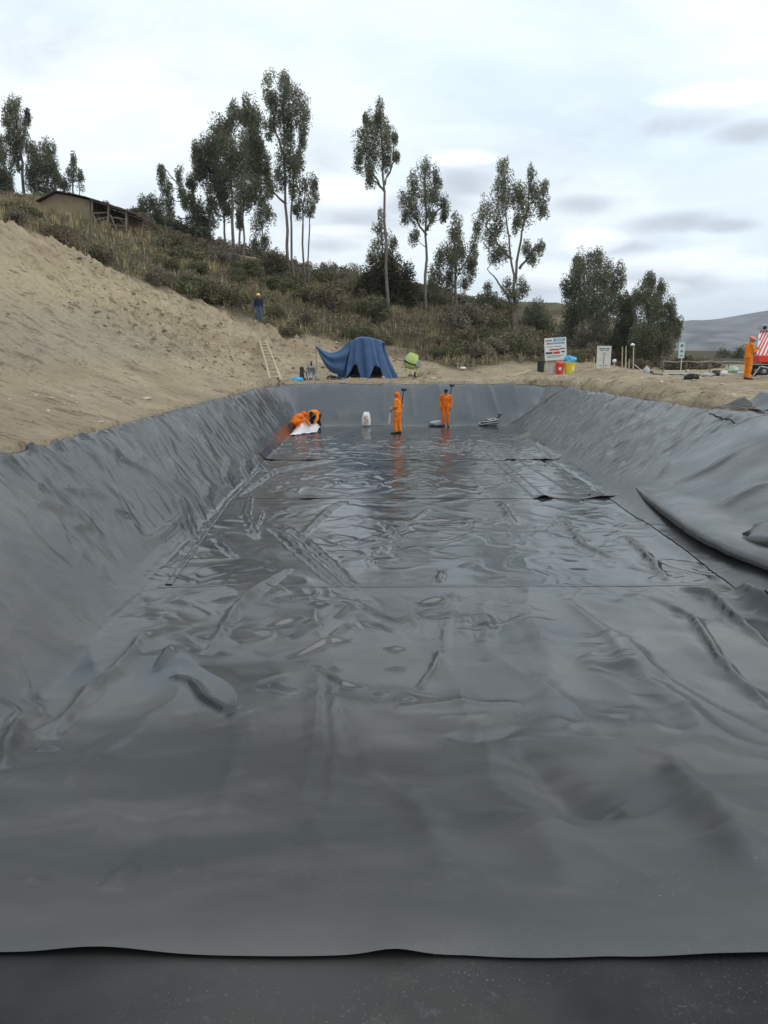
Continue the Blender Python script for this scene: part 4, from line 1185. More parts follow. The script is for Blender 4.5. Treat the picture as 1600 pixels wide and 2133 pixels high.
# dry grass tufts (uncountable) on the scrub ground and the crest of the cut
gp = []
while len(gp) < 7500:
    x = rng.uniform(-36, 26); y = rng.uniform(40, 92)
    if float(veg_mask(np.array([x]), np.array([y]))[0]) > rng.uniform(.15, .9): gp.append((x, y))
gp = np.array(gp); gzv = ground_z(gp[:, 0], gp[:, 1])
K = 7
bx_ = np.repeat(np.c_[gp, gzv], K, 0); n_ = len(bx_)
an = rng.uniform(0, 6.28, n_); ln = rng.uniform(.12, .42, n_); hh = rng.uniform(.2, .68, n_)
bx_[:, :2] += rng.normal(size=(n_, 2)) * .09
tip = bx_ + np.c_[np.cos(an) * ln * .5, np.sin(an) * ln * .5, hh]
sd_ = np.c_[-np.sin(an), np.cos(an), 0 * an] * .028
V = np.stack([bx_ - sd_, bx_ + sd_, tip], 1).reshape(-1, 3)
tag(link('dry_grass', np_mesh('dry_grass', V, None, np.arange(n_ * 3).reshape(-1, 3)), mat('dry_grass', (.30, .245, .135), .9, .1, .4, .4, island=.4)), 'dry straw coloured grass tufts between the bushes', 'grass', kind='stuff')

# ---- loose stones and clods on bare soil
def stones(name, n, reg, size, m, label, avoid=True):
    ico = bmesh.new(); bmesh.ops.create_icosphere(ico, subdivisions=1, radius=1)
    bv = np.array([v.co[:] for v in ico.verts]); bf = np.array([[v.index for v in f.verts] for f in ico.faces]); ico.free()
    xy = np.array(reg(n)); z = ground_z(xy[:, 0], xy[:, 1])
    s_ = size[0] + (size[1] - size[0]) * rng.uniform(0, 1, len(xy)) ** 4
    V = []; F = []
    for i, (x, y) in enumerate(xy):
        j = bv * (1 + .28 * rng.normal(size=(len(bv), 1))) * s_[i] * np.array([1, rng.uniform(.6, 1.2), rng.uniform(.45, .8)])
        V.append(j + np.array([x, y, z[i] + .15 * s_[i]])); F.append(bf + i * len(bv))
    return tag(link(name, np_mesh(name, np.concatenate(V), None, np.concatenate(F)), m), label, 'stones', kind='stuff')


M_STONE = mat('stone', (.42, .36, .27), .9, .2, .35, 1.5, island=.35)


def reg_left(n):
    out = []
    while len(out) < n:
        y = rng.uniform(12, 47); x = -7.0 - abs(rng.normal()) * 2.2 + max(0, (y - 36)) * .55
        if float(pit_u(np.array([x]), np.array([y]))[0]) > 1.1 and x < 4: out.append((x, y))
    return out


def reg_cut(n):
    out = []
    while len(out) < n:
        x = rng.uniform(-17, 3); y = rng.uniform(34, 54)
        if float(veg_mask(np.array([x]), np.array([y]))[0]) < .5 and float(pit_u(np.array([x]), np.array([y]))[0]) > 1.15 and x > -19 + (54 - y) * .3: out.append((x, y))
    return out


def reg_right(n):
    out = []
    while len(out) < n:
        x = rng.uniform(3, 24); y = rng.uniform(24, 60)
        if float(pit_u(np.array([x]), np.array([y]))[0]) > 1.1 and float(veg_mask(np.array([x]), np.array([y]))[0]) < .5: out.append((x, y))
    return out


stones('loose_stones', 900, reg_left, (.010, .055), M_STONE, 'small loose stones on the bench left of the pit')
stones('loose_clods', 2200, reg_cut, (.02, .13), mat('clod', (.30, .24, .165), .95, .1, .35, 1.5, island=.35), 'broken clods of earth scattered over the cut slope')
stones('loose_gravel', 700, reg_right, (.015, .11), M_STONE, 'gravel and small lumps on the soil beyond the right rim')
for px, py, s_, lb in ((715, 797, 0.096, 'pale flat stone at the crest below the blue tarpaulin'), (903, 789, 0.132, 'pale flat slab lying on the back rim below the sand heap'), (305, 832, 0.120, 'largest pale stone on the bench left of the pit'), (1010, 790, 0.072, 'small rounded stone on the back rim right of the sand heap'), (210, 880, 0.060, 'small pale stone on the bench near the crest at left')):
    g = onground(px, py, 12)
    b = bmesh.new(); bmesh.ops.create_icosphere(b, subdivisions=3, radius=1)
    for v in b.verts:
        k = 1 + .25 * float(perlin(v.co.x * 1.4 + px, v.co.y * 1.4 + v.co.z, 5)); v.co = Vector((v.co.x * 1.3, v.co.y * .8, v.co.z * .45)) * k * s_
    me = bpy.data.meshes.new('stone'); b.to_mesh(me); b.free()
    tag(link('stone', me, M_STONE, loc=(g.x, g.y, g.z + .2 * s_)), lb, 'stone')

# ------------------------------------------------------------------ mud house on the hill
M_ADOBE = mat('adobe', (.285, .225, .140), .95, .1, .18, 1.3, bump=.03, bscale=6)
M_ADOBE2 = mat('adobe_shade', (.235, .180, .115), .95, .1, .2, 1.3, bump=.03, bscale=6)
M_WOOD = mat('weathered_wood', (.20, .165, .125), .85, .2, .3, 4)
M_ROOF = mat('old_roof', (.105, .082, .070), .9, .15, .35, 2.0, island=.25)
HY = 62.0
hb = at(190, 457, HY)
house = empty('mud_house', (hb.x, HY, hb.z), 'small adobe mud house with a sagging dark roof and open timber lean-to', 'house', rz=0)
hm = mpp(HY)


def hp(px, py, dy=0.0):
    v = at(px, py, HY + dy); return Vector((v.x - hb.x, dy, v.z - hb.z))


def prism(poly, dy0, dy1, shear=0.0):
    mb = MB(); n = len(poly)
    vs = [Vector((p.x, dy0, p.z)) for p in poly] + [Vector((p.x + shear, dy1, p.z)) for p in poly]
    fs = [tuple(range(n)), tuple(range(2 * n - 1, n - 1, -1))] + [(i, (i + 1) % n + 0, (i + 1) % n + n, i + n)[::-1] for i in range(n)]
    return mb.add(vs, fs)


gable = [hp(80, 470), hp(190, 475), hp(187, 418), hp(178, 415), hp(150, 408.5), hp(117, 403), hp(84, 421)]
prism(gable, 0, .45).build('wall', M_ADOBE, house)
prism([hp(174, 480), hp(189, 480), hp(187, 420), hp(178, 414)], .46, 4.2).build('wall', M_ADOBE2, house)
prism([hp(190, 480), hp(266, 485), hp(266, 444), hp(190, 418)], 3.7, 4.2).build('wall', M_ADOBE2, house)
# roof: rows of sheets laid on the slope, each row a piece
rp = [hp(80, 420), hp(116, 400), hp(148, 405.5), hp(180, 412.5), hp(210, 421), hp(241, 431.5), hp(272, 442)]
for i in range(len(rp) - 1):
    a_, b_ = rp[i], rp[i + 1]
    mb = MB()
    for k in range(6):
        y0 = -.35 + k * .8; y1 = y0 + .79
        e = .03 * math.sin(3.1 * k + i)
        vs = [Vector((p.x, y, p.z + dz + e + .015 * (k % 2) + .02 * i * 0)) for p, dz0 in ((a_ - (b_ - a_) * .06, .02), (b_ + (b_ - a_) * .06, -.01)) for y in (y0, y1) for dz in (dz0, dz0 + .06)]
        mb.add(vs, [(0, 1, 3, 2), (4, 6, 7, 5), (0, 4, 5, 1), (2, 3, 7, 6), (1, 5, 7, 3), (0, 2, 6, 4)])
    mb.build('roof_sheet', M_ROOF, house)
for px, p0, p1, dy in ((226, 424, 478, -.15), (263, 438, 482, -.15), (192, 414, 474, -.15), (245, 432, 480, 2.2), (212, 420, 478, 3.4)):
    a_ = hp(px, p0); b_ = hp(px + 1, p1)
    MB().tube([(b_.x, dy, b_.z), (a_.x + .05, dy, a_.z)], [.09, .075], 7).build('post', M_WOOD, house)
for a_, b_, dy in (((193, 445), (228, 443), -.1), ((193, 460), (228, 452), -.12), ((228, 452), (264, 458), -.1), ((196, 447), (208, 476), -.2), ((232, 448), (244, 478), -.2), ((229, 468), (264, 472), -.15), ((195, 470), (226, 466), .1), ((205, 455), (216, 478), .3), ((240, 450), (262, 470), .4)):
    p_, q_ = hp(*a_), hp(*b_)
    MB().tube([(p_.x, dy, p_.z), (q_.x, dy, q_.z)], [.055, .045], 6).build('rail', M_WOOD, house)
for k, (p_, q_) in enumerate((((188, 416), (272, 443)), ((188, 419), (270, 446)))):
    u_, v_ = hp(*p_), hp(*q_)
    MB().tube([(u_.x, -.1 + 3.6 * k, u_.z), (v_.x, -.1 + 3.6 * k, v_.z)], .07, 6).build('beam', M_WOOD, house)
# stacked firewood inside the lean-to
for k in range(9):
    px = 234 + (k % 5) * 6.5; py = 474 - (k // 5) * 7
    a_ = hp(px, py)
    o = MB().tube([(0, 0, 0), (.1, 1.2, .03)], .13, 7).build('log', mat('cut_log', (.17, .10, .075), .9, .1) if k == 0 else bpy.data.materials['cut_log'])
    o.location = (a_.x + hb.x, HY + 1.2, a_.z + hb.z)
    tag(o, 'red brown log stacked in the lean-to, ' + ('lower row' if k < 5 else 'upper row'), 'log', 'logs stored in the lean-to')

# earth bank wall along the upper slope, field wall left of the house
M_BANK = mat('bank_earth', (.265, .205, .130), .95, .1, .25, 1.5, bump=.05, bscale=4)


def bank(name, pix, Y, h, th, label, cat):
    pts_ = []
    for px, py in pix:
        v = at(px, py, Y if not callable(Y) else Y(px)); v.z = max(v.z, gz(v.x, v.y) + .15); pts_.append(v)
    mb = MB(); rings = []
    f = []
    for i in range(len(pts_) - 1):
        for s_ in np.linspace(0, 1, 7)[: 7 if i == len(pts_) - 2 else 6]:
            q = pts_[i].lerp(pts_[i + 1], s_); q.z += rng.uniform(-.05, .05); f.append(q)
    for q in f:
        rings.append([q + Vector((0, -th, -h)), q + Vector((0, -th * .7, -.12)), q + Vector((0, -th * .3, 0)), q + Vector((0, th * .5, .02)), q + Vector((0, th, -h))])
    vs = [v for r in rings for v in r]; fs = []
    for i in range(len(rings) - 1):
        for k in range(4): fs.append((i * 5 + k, (i + 1) * 5 + k, (i + 1) * 5 + k + 1, i * 5 + k + 1))
    fs.append((0, 1, 2, 3, 4)); b_ = (len(rings) - 1) * 5; fs.append((b_ + 4, b_ + 3, b_ + 2, b_ + 1, b_))
    c_ = f[len(f) // 2]
    mb.add([v - c_ for v in vs], fs)
    return tag(mb.build(name, M_BANK, None, loc=c_), label, cat)


bank('earth_wall', [(388, 498), (420, 512), (460, 522), (500, 530), (545, 540)], 69, 1.0, .35, 'low earth wall running along the foot of the dense eucalyptus clump', 'wall')
bank('field_wall', [(0, 418), (35, 425), (75, 434)], 62, .7, .3, 'low rubble field wall left of the mud house', 'wall')

# ------------------------------------------------------------------ people
def capsule(mb, p, q, r1, r2, n=12):
    p, q = Vector(p), Vector(q); d = q - p; Ln = d.length
    if Ln < 1e-6: d = Vector((0, 0, 1)); Ln = 1e-6
    M = Matrix.Translation(p) @ d.normalized().to_track_quat('Z', 'Y').to_matrix().to_4x4()
    pr = [(max(.0005, r1 * math.sin(t)), -r1 * math.cos(t)) for t in np.linspace(.05, math.pi / 2, 5)]
    pr += [(max(.0005, r2 * math.cos(t)), Ln + r2 * math.sin(t)) for t in np.linspace(0, math.pi / 2 - .05, 5)]
    mb.lathe(pr, n, M)


def ellipsoid(mb, c, r, n=14, rot=None):
    pr = [(max(.0005, math.sin(t)), -math.cos(t)) for t in np.linspace(.04, math.pi - .04, 11)]
    S = Matrix.Diagonal((*r, 1)); M = Matrix.Translation(Vector(c)) @ (rot.to_4x4() if rot else Matrix()) @ S
    mb.lathe(pr, n, M)


def fuse(mb, name, m, parent, voxel, smooth=3, wrinkle=0.0):
    o = mb.build('tmp', None)
    r = o.modifiers.new('r', 'REMESH'); r.mode = 'VOXEL'; r.voxel_size = voxel
    s_ = o.modifiers.new('s', 'SMOOTH'); s_.iterations = smooth; s_.factor = .5
    dg = bpy.context.evaluated_depsgraph_get()
    me = bpy.data.meshes.new_from_object(o.evaluated_get(dg), depsgraph=dg)
    old = o.data; bpy.data.objects.remove(o); bpy.data.meshes.remove(old)
    me.name = name
    if wrinkle:
        k = len(me.vertices); co = np.zeros(k * 3, np.float32); no = np.zeros(k * 3, np.float32)
        me.vertices.foreach_get('co', co); me.vertices.foreach_get('normal', no)
        co = co.reshape(-1, 3); no = no.reshape(-1, 3)
        w = perlin(co[:, 0] * 7 + co[:, 1] * 5, co[:, 2] * 16, 301) + .6 * perlin(co[:, 0] * 15, co[:, 2] * 26 + co[:, 1] * 12, 302)
        me.vertices.foreach_set('co', (co + no * (w * wrinkle)[:, None]).ravel())
    me.polygons.foreach_set('use_smooth', [True] * len(me.polygons))
    me.materials.clear()
    return link(name, me, m, parent)


def lp(a, b, t): return Vector(a).lerp(Vector(b), t)


M_SKIN = mat('skin', (.30, .165, .105), .55, .4, .08)
M_ORANGE = mat('orange_fabric', (.76, .165, .014), .8, .2, .28, 5, bump=.004, bscale=20)
M_ORANGE2 = mat('bright_orange_fabric', (.80, .215, .02), .8, .2, .28, 5, bump=.004, bscale=20)
M_BOOT = mat('boot_rubber', (.025, .022, .02), .6, .4, .2)
M_NAVY = mat('navy_fabric', (.022, .030, .055), .8, .2, .2, 5)
M_JEAN = mat('denim', (.075, .115, .19), .85, .2, .2, 8)
M_BLACKF = mat('black_fabric', (.020, .018, .020), .85, .2, .2, 6)
M_EYE = mat('eye_dark', (.02, .015, .012), .25, .5, .05)
M_HAIR = mat('black_hair', (.015, .012, .010), .6, .3, .2)
M_HATY = mat('yellow_helmet', (.85, .55, .03), .4, .5, .05)
M_HATR = mat('salmon_helmet', (.80, .20, .13), .4, .5, .08)
M_HATO = mat('orange_hood', (.78, .14, .012), .75, .2, .1, 6)

STAND = dict(pelvis=(0, 0, .96), waist=(0, 0, 1.12), chest=(0, .01, 1.30), neck=(0, .005, 1.475), head=(0, .035, 1.615), look=(0, 1, -.12),
             sh=((-.185, 0, 1.415), (.185, 0, 1.415)), el=((-.245, -.03, 1.13), (.245, -.03, 1.13)), wr=((-.25, .06, .88), (.25, .06, .88)), hand=((-.245, .085, .79), (.245, .085, .79)),
             hip=((-.095, 0, .93), (.095, 0, .93)), kn=((-.115, .03, .50), (.115, .03, .50)), an=((-.12, -.02, .09), (.12, -.02, .09)), toe=((-.15, .15, .035), (.15, .15, .035)))


def person(loc, rz, label, J=None, top=None, legs=None, hat=None, hatm=None, group='workers on the site', scale=1.0, gloves=False):
    K = dict(STAND); K.update(J or {})
    top = top or M_ORANGE; legs = legs or top
    root = empty('person', loc, label, 'person', group, rz)
    root.scale = (scale,) * 3
    b = MB()
    hd = Vector(K['head']); lk_ = Vector(K['look']).normalized()
    q = lk_.to_track_quat('Y', 'Z').to_matrix()
    # one continuous body: head, neck, trunk, arms with hands, legs
    ellipsoid(b, hd + q @ Vector((0, -.012, .02)), (.076, .094, .10), rot=q)
    ellipsoid(b, hd + q @ Vector((0, .028, -.055)), (.056, .062, .062), rot=q)
    capsule(b, hd + q @ Vector((0, .085, .0)), hd + q @ Vector((0, .106, -.024)), .011, .015, 8)      # nose
    capsule(b, hd + q @ Vector((-.022, .080, -.062)), hd + q @ Vector((.022, .080, -.062)), .010, .010, 8)   # lips
    for s_ in (-1, 1): ellipsoid(b, hd + q @ Vector((s_ * .079, -.012, -.005)), (.013, .024, .034), 8, q)
    capsule(b, K['neck'], hd + q @ Vector((0, -.015, -.03)), .058, .052)
    capsule(b, K['chest'], K['neck'], .09, .06); capsule(b, K['waist'], K['chest'], .09, .10); capsule(b, K['pelvis'], K['waist'], .10, .09)
    for i in (0, 1):
        capsule(b, lp(K['chest'], K['neck'], .6), K['sh'][i], .06, .06)
        capsule(b, K['sh'][i], K['el'][i], .052, .038); capsule(b, K['el'][i], K['wr'][i], .038, .026)
        capsule(b, K['pelvis'], K['hip'][i], .095, .09); capsule(b, K['hip'][i], K['kn'][i], .082, .055); capsule(b, K['kn'][i], K['an'][i], .054, .036)
        capsule(b, K['an'][i], K['toe'][i], .040, .03)
        w_, h_ = Vector(K['wr'][i]), Vector(K['hand'][i]); d = (h_ - w_).normalized()
        sd = -1 if i == 0 else 1
        fw = Vector((0, 1, 0)) if abs(d.y) < .8 else Vector((0, 0, 1))
        fw = (fw - d * fw.dot(d)).normalized(); pn = d.cross(fw).normalized()    # fw: thumb side, pn: palm normal
        if pn.x * sd > 0: pn = -pn
        for k, (o_, ln) in enumerate(((.034, .070), (.012, .080), (-.011, .074), (-.032, .058))):
            kb = w_ + d * .085 + fw * o_
            capsule(b, w_ + fw * o_ * .45, kb, .016, .0125, 8)
            m1 = kb + d * ln * .5 + pn * .010; m2 = m1 + d * ln * .38 + pn * .026
            capsule(b, kb, m1, .0105, .0098, 8); capsule(b, m1, m2, .0098, .0088, 8)
        t0 = w_ + d * .028 + fw * .020; t1 = t0 + d * .036 + fw * .030 + pn * .008; t2 = t1 + d * .034 + fw * .008 + pn * .012
        capsule(b, t0, t1, .015, .011, 8); capsule(b, t1, t2, .011, .009, 8)
    fuse(b, 'body', M_BLACKF if gloves else M_SKIN, root, .0105, 2)
    if not gloves:
        for s_ in (-1, 1):
            e = MB(); ellipsoid(e, hd + q @ Vector((s_ * .031, .079, .012)), (.012, .007, .008), 8, q); e.build('eye', M_EYE, root, smooth=True)
    # clothing follows the body
    c = MB()
    capsule(c, lp(K['chest'], K['neck'], .45), lp(K['chest'], K['neck'], .93), .125, .072)
    capsule(c, K['waist'], K['chest'], .125, .138); capsule(c, K['pelvis'], K['waist'], .132, .125)
    for s_ in (-1, 1):
        of = Vector((s_ * .055, 0, 0))
        capsule(c, Vector(K['waist']) + of, Vector(K['chest']) + of * 1.25, .118, .128); capsule(c, Vector(K['pelvis']) + of, Vector(K['waist']) + of, .125, .118)
    for i in (0, 1):
        capsule(c, lp(K['chest'], K['neck'], .55), K['sh'][i], .085, .082)
        capsule(c, K['sh'][i], K['el'][i], .078, .064); capsule(c, K['el'][i], lp(K['el'][i], K['wr'][i], .93), .063, .050)
    lg = c if legs is top else MB()
    if lg is not c:
        for s_ in (-1, 1): capsule(lg, Vector(K['pelvis']) + Vector((s_ * .05, 0, -.03)), Vector(K['pelvis']) + Vector((s_ * .05, 0, .06)), .125, .118)
    for i in (0, 1):
        capsule(lg, lp(K['pelvis'], K['hip'][i], .6), K['hip'][i], .125, .118)
        capsule(lg, K['hip'][i], K['kn'][i], .112, .088); capsule(lg, K['kn'][i], lp(K['kn'][i], K['an'][i], .90), .085, .078)
    fuse(c, 'coverall' if lg is c else 'jacket', top, root, .016, 3, .011)
    if lg is not c: fuse(lg, 'trousers', legs, root, .016, 3, .011)
    for i in (0, 1):
        bt = MB(); a_, t_ = Vector(K['an'][i]), Vector(K['toe'][i])
        capsule(bt, lp(K['kn'][i], a_, .86), a_ + Vector((0, 0, -.02)), .060, .052); capsule(bt, a_ + Vector((0, -.0, -.035)), t_, .050, .042)
        fuse(bt, 'boot', M_BOOT, root, .012, 2)
    if hat == 'helmet':
        h = MB(); Mh = Matrix.Translation(hd + q @ Vector((0, -.01, .045))) @ q.to_4x4()
        h.lathe([(.155, -.012), (.157, 0), (.122, .006), (.120, .03), (.108, .065), (.080, .092), (.04, .106), (.002, .109)], 20, Mh @ Matrix.Diagonal((.92, 1.1, 1, 1)))
        h.build('helmet', hatm, root, smooth=True)
    elif hat == 'hood':
        h = MB(); ellipsoid(h, hd + q @ Vector((0, -.028, .03)), (.112, .115, .122), rot=q); capsule(h, hd + q @ Vector((0, -.05, -.05)), lp(K['neck'], K['chest'], .1), .085, .10)
        capsule(h, hd + q @ Vector((0, .06, .085)), hd + q @ Vector((0, .125, .07)), .05, .035)
        fuse(h, 'hood', hatm, root, .014, 3, .004)
    elif hat == 'cap':
        h = MB(); ellipsoid(h, hd + q @ Vector((0, -.018, .055)), (.094, .108, .085), rot=q)
        for o_ in (-.04, 0, .04): capsule(h, hd + q @ Vector((o_, .07, .06)), hd + q @ Vector((o_ * .8, .155, .05)), .018, .012)
        ellipsoid(h, hd + q @ Vector((0, -.055, -.02)), (.085, .062, .09), rot=q)
        fuse(h, 'cap', hatm, root, .012, 2)
    return root


SQUAT = dict(pelvis=(0, -.16, .34), waist=(0, -.08, .47), chest=(0, .09, .58), neck=(0, .25, .64), head=(0, .37, .66), look=(0, .9, -.75),
             sh=((-.18, .19, .60), (.18, .19, .60)), el=((-.25, .36, .38), (.25, .36, .38)), wr=((-.17, .54, .20), (.17, .54, .20)), hand=((-.15, .60, .12), (.15, .60, .12)),
             hip=((-.10, -.14, .33), (.10, -.14, .33)), kn=((-.24, .22, .42), (.24, .22, .42)), an=((-.19, -.08, .09), (.19, -.08, .09)), toe=((-.23, .09, .035), (.23, .09, .035)))
BENT = dict(pelvis=(0, -.22, .60), waist=(0, -.10, .68), chest=(0, .10, .73), neck=(0, .27, .72), head=(0, .38, .66), look=(0, .55, -1),
            sh=((-.185, .20, .72), (.185, .20, .72)), el=((-.25, .30, .46), (.25, .30, .46)), wr=((-.16, .40, .24), (.16, .40, .24)), hand=((-.15, .43, .15), (.15, .43, .15)),
            hip=((-.10, -.20, .57), (.10, -.20, .57)), kn=((-.17, .05, .38), (.17, .05, .38)), an=((-.16, -.16, .09), (.16, -.16, .09)), toe=((-.19, .01, .035), (.19, .01, .035)))


def floor_at(px, py):
    p_ = onpit(px, py); z = float(liner_z(np.array([p_[0]]), np.array([p_[1]]))[0]); return Vector((p_[0], p_[1], z + .02))


person(floor_at(618, 896), R(-62), 'worker in an orange hooded suit squatting by the silver sheet in the pit corner', SQUAT, top=M_ORANGE, hat='hood', hatm=M_HATO, scale=.98)
person(floor_at(657, 893), R(160), 'worker in orange jacket and black trousers bending over the silver sheet', BENT, top=M_ORANGE2, legs=M_BLACKF, hat='cap', hatm=M_BLACKF, scale=.98)
w3 = floor_at(829, 905)
person(w3, R(62), 'worker in hooded orange suit standing on the pit floor turned left, seen from behind', dict(
    look=(-.1, 1, -.35), head=(0, .05, 1.60), el=((-.24, .03, 1.14), (.24, -.04, 1.13)), wr=((-.20, .22, .98), (.24, .05, .88)), hand=((-.17, .30, .95), (.235, .075, .79)),
    an=((-.10, .06, .09), (.10, -.06, .09)), toe=((-.12, .23, .035), (.13, .11, .035)), kn=((-.10, .07, .50), (.10, 0, .50))), hat='hood', hatm=M_HATO, top=M_ORANGE2, scale=1.0)
w4 = floor_at(928, 889)
person(w4, R(172), 'worker in orange suit and black cap standing by the end wall facing us', dict(head=(0, .06, 1.60), look=(0.1, 1, -.45)), hat='cap', hatm=M_BLACKF, top=M_ORANGE, gloves=False, scale=.97)
r5 = at(1556, 786, 35.0); r5.z = gz(r5.x, r5.y)
person(r5, R(-82), 'worker in orange suit and salmon helmet standing by the striped machine', dict(head=(0, .09, 1.60), neck=(0, .03, 1.475), look=(0, 1, -.6), el=((-.22, .10, 1.15), (.22, .10, 1.15)), wr=((-.10, .34, 1.22), (.10, .34, 1.22)), hand=((-.06, .42, 1.26), (.06, .42, 1.26))), hat='helmet', hatm=M_HATR, top=M_ORANGE2, scale=1.0)
g6 = onground(540, 672, 46)
person(g6, R(175), 'man in yellow helmet, navy jacket and jeans standing on the hillside', None, top=M_NAVY, legs=M_JEAN, hat='helmet', hatm=M_HATY, scale=mpp(g6.y) * 57 / 1.74)

# ------------------------------------------------------------------ things round the pit
M_TARP = mat('blue_tarp', (.036, .085, .185), .55, .4, .18, 3.0, bump=.006, bscale=12)
M_DARK = mat('dark_iron', (.022, .022, .024), .6, .4, .3, 5)
M_STEEL = mat('dull_steel', (.33, .34, .36), .45, .5, .15, 5, metal=.6)
M_WHITE = mat('white_paint', (.72, .72, .70), .6, .3, .06, 3)
M_OFFW = mat('weathered_white', (.58, .56, .51), .7, .3, .10, 3)
M_RED = mat('red_plastic', (.66, .045, .025), .45, .5, .08)
M_YEL = mat('yellow_plastic', (.74, .60, .02), .45, .5, .08)
M_BLUEP = mat('sky_blue_plastic', (.055, .36, .62), .4, .5, .15, 5)
M_BLACKP = mat('black_plastic', (.022, .022, .024), .5, .5, .2)
M_LIME = mat('lime_paint', (.44, .52, .17), .5, .4, .2, 6)
M_BLUEW = mat('sign_blue', (.07, .33, .52), .5, .3, .05)
M_GREYT = mat('print_grey', (.10, .11, .12), .6, .3, .05)
M_REDT = mat('print_red', (.50, .06, .05), .6, .3, .05)
M_GWOOD = mat('sawn_wood', (.47, .38, .26), .8, .2, .22, 6)
M_SILVER = mat('silver_sheet', (.72, .73, .75), .32, .5, .08, 3, metal=.25, bump=.01, bscale=9)
M_SACKW = mat('white_sack', (.70, .69, .66), .75, .2, .08, 8, bump=.006, bscale=14)
M_GREYS = mat('grey_sack', (.42, .43, .43), .8, .2, .18, 8, bump=.006, bscale=14)
M_GREENS = mat('pale_green_sack', (.42, .52, .43), .8, .2, .15, 8, bump=.006, bscale=14)

# blue tarpaulin over equipment
TY = 44.0
tb = at(768, 790, TY); tb.z = gz(tb.x, TY)
tarp = empty('tarpaulin', tb, 'blue tarpaulin draped over equipment at the back rim with one corner pulled out left', 'tarpaulin')
tm = mpp(TY) * 1.02


def tp(px, py): return Vector(((px - 768) * tm, 0, (790 - py) * tm))


nth, nr = 150, 26
V = []
hem = [(-180, 792), (-150, 790), (-128, 790), (-118, 762), (-108, 758), (-100, 788), (-84, 789), (-74, 762), (-62, 765), (-50, 790), (-28, 793), (0, 792), (60, 790), (120, 790), (180, 792)]
ha, hz = [h[0] for h in hem], [h[1] for h in hem]
tops = [tp(722, 721), tp(742, 713), tp(757, 708), tp(778, 710), tp(797, 716)]
for j in range(nr):
    t = j / (nr - 1)
    for i in range(nth):
        an = -math.pi + 2 * math.pi * i / (nth - 1)
        ca, sa = math.cos(an), math.sin(an)
        # upper outline: a rounded bar from (722,721) to (797,716)
        ux = np.interp(ca, [-1, -.4, 0, .45, 1], [tops[0].x, tops[1].x, tops[2].x, tops[3].x, tops[4].x]); uz = np.interp(ca, [-1, -.4, 0, .45, 1], [p.z for p in tops]); uy = .70 * sa
        bx = np.interp(ca, [-1, 0, 1], [tp(706, 0).x, tp(762, 0).x, tp(826, 0).x]); by = 1.05 * sa
        bz = (790 - np.interp(math.degrees(an), ha, hz)) * tm - .04
        if t < .25:                                    # roof
            s_ = t / .25
            x = tops[2].x + (ux - tops[2].x) * s_; y = uy * s_; z = tops[2].z + .0 + (uz - tops[2].z) * s_ ** 1.5 - .03 * s_
        else:
            s_ = (t - .25) / .75
            x = ux + (bx - ux) * (s_ ** (1.0 if ca < 0 else 1.5)); y = uy + (by - uy) * s_; z = uz - .03 + (bz - uz) * s_
            fl = (.05 + .12 * s_) * ((1 - 2 * abs(math.sin(an * 4.5 + .6 * math.sin(an * 2)))) * .7 + .4 * math.sin(an * 17 + 2))
            x += fl * ca; y += fl * sa + .05 * s_ * math.sin(an * 23)
        V.append((x, y, z + .015 * math.sin(9 * x + 7 * y)))
link('cover', np_mesh('cover', np.array(V), grid_faces(nth, nr), smooth=True), M_TARP, tarp).modifiers.new('t', 'SOLIDIFY').thickness = .006
V = []
a0, a1, b0, b1 = tp(735, 716), tp(662, 726), tp(716, 788), tp(664, 730)
for j in range(22):
    t = j / 21
    for i in range(30):
        s_ = i / 29                                    # 0 at the tent, 1 at the tied corner
        u_ = a0.lerp(a1, s_); u_.z -= .78 * math.sin(math.pi * s_) ** 1.2 * (.55 + .1 * s_)
        l_ = b0.lerp(b1, s_); l_.z -= .62 * math.sin(math.pi * min(1, s_ * 1.05)) * (s_ ** .6)
        q = u_.lerp(l_, t)
        fold_ = .10 * math.sin(t * 13 + 2.2 * s_) * (1 - s_ * .7) * (.3 + .7 * s_ + .3)
        V.append((q.x, -.45 + .30 * s_ + .55 * math.sin(math.pi * t) * (s_ * .4 - .45) + fold_ - .1 * t, q.z))
link('pulled_corner', np_mesh('pulled_corner', np.array(V), grid_faces(30, 22), smooth=True), M_TARP, tarp).modifiers.new('t', 'SOLIDIFY').thickness = .006
MB().tube([(a1.x + .05, -.1, a1.z - 1.2), (a1.x + .02, -.12, a1.z + .05)], .03, 7).build('stake', M_GWOOD, tarp)
# machine under the tarpaulin: an iron generator frame on skids
gen = empty('generator', (tb.x, TY, tb.z), 'dark iron generator seen through the gaps under the blue tarpaulin', 'generator')
g_ = MB(); g_.box((.05, .15, .75), (1.5, .75, .9)); g_.build('housing', M_DARK, gen, bevel=.05)
for s_ in (-1, 1): MB().box((0, s_ * .35 + .1, .12), (1.9, .1, .12)).build('skid', M_DARK, gen, bevel=.01)
for x_, y_ in ((-.75, -.25), (.8, -.25), (-.75, .5), (.8, .5)): MB().tube([(x_, y_, .12), (x_, y_, 1.78)], .03, 8).build('frame_post', M_DARK, gen)
MB().box((.02, .12, 1.78), (1.62, .8, .05)).build('frame_top', M_DARK, gen, bevel=.01)

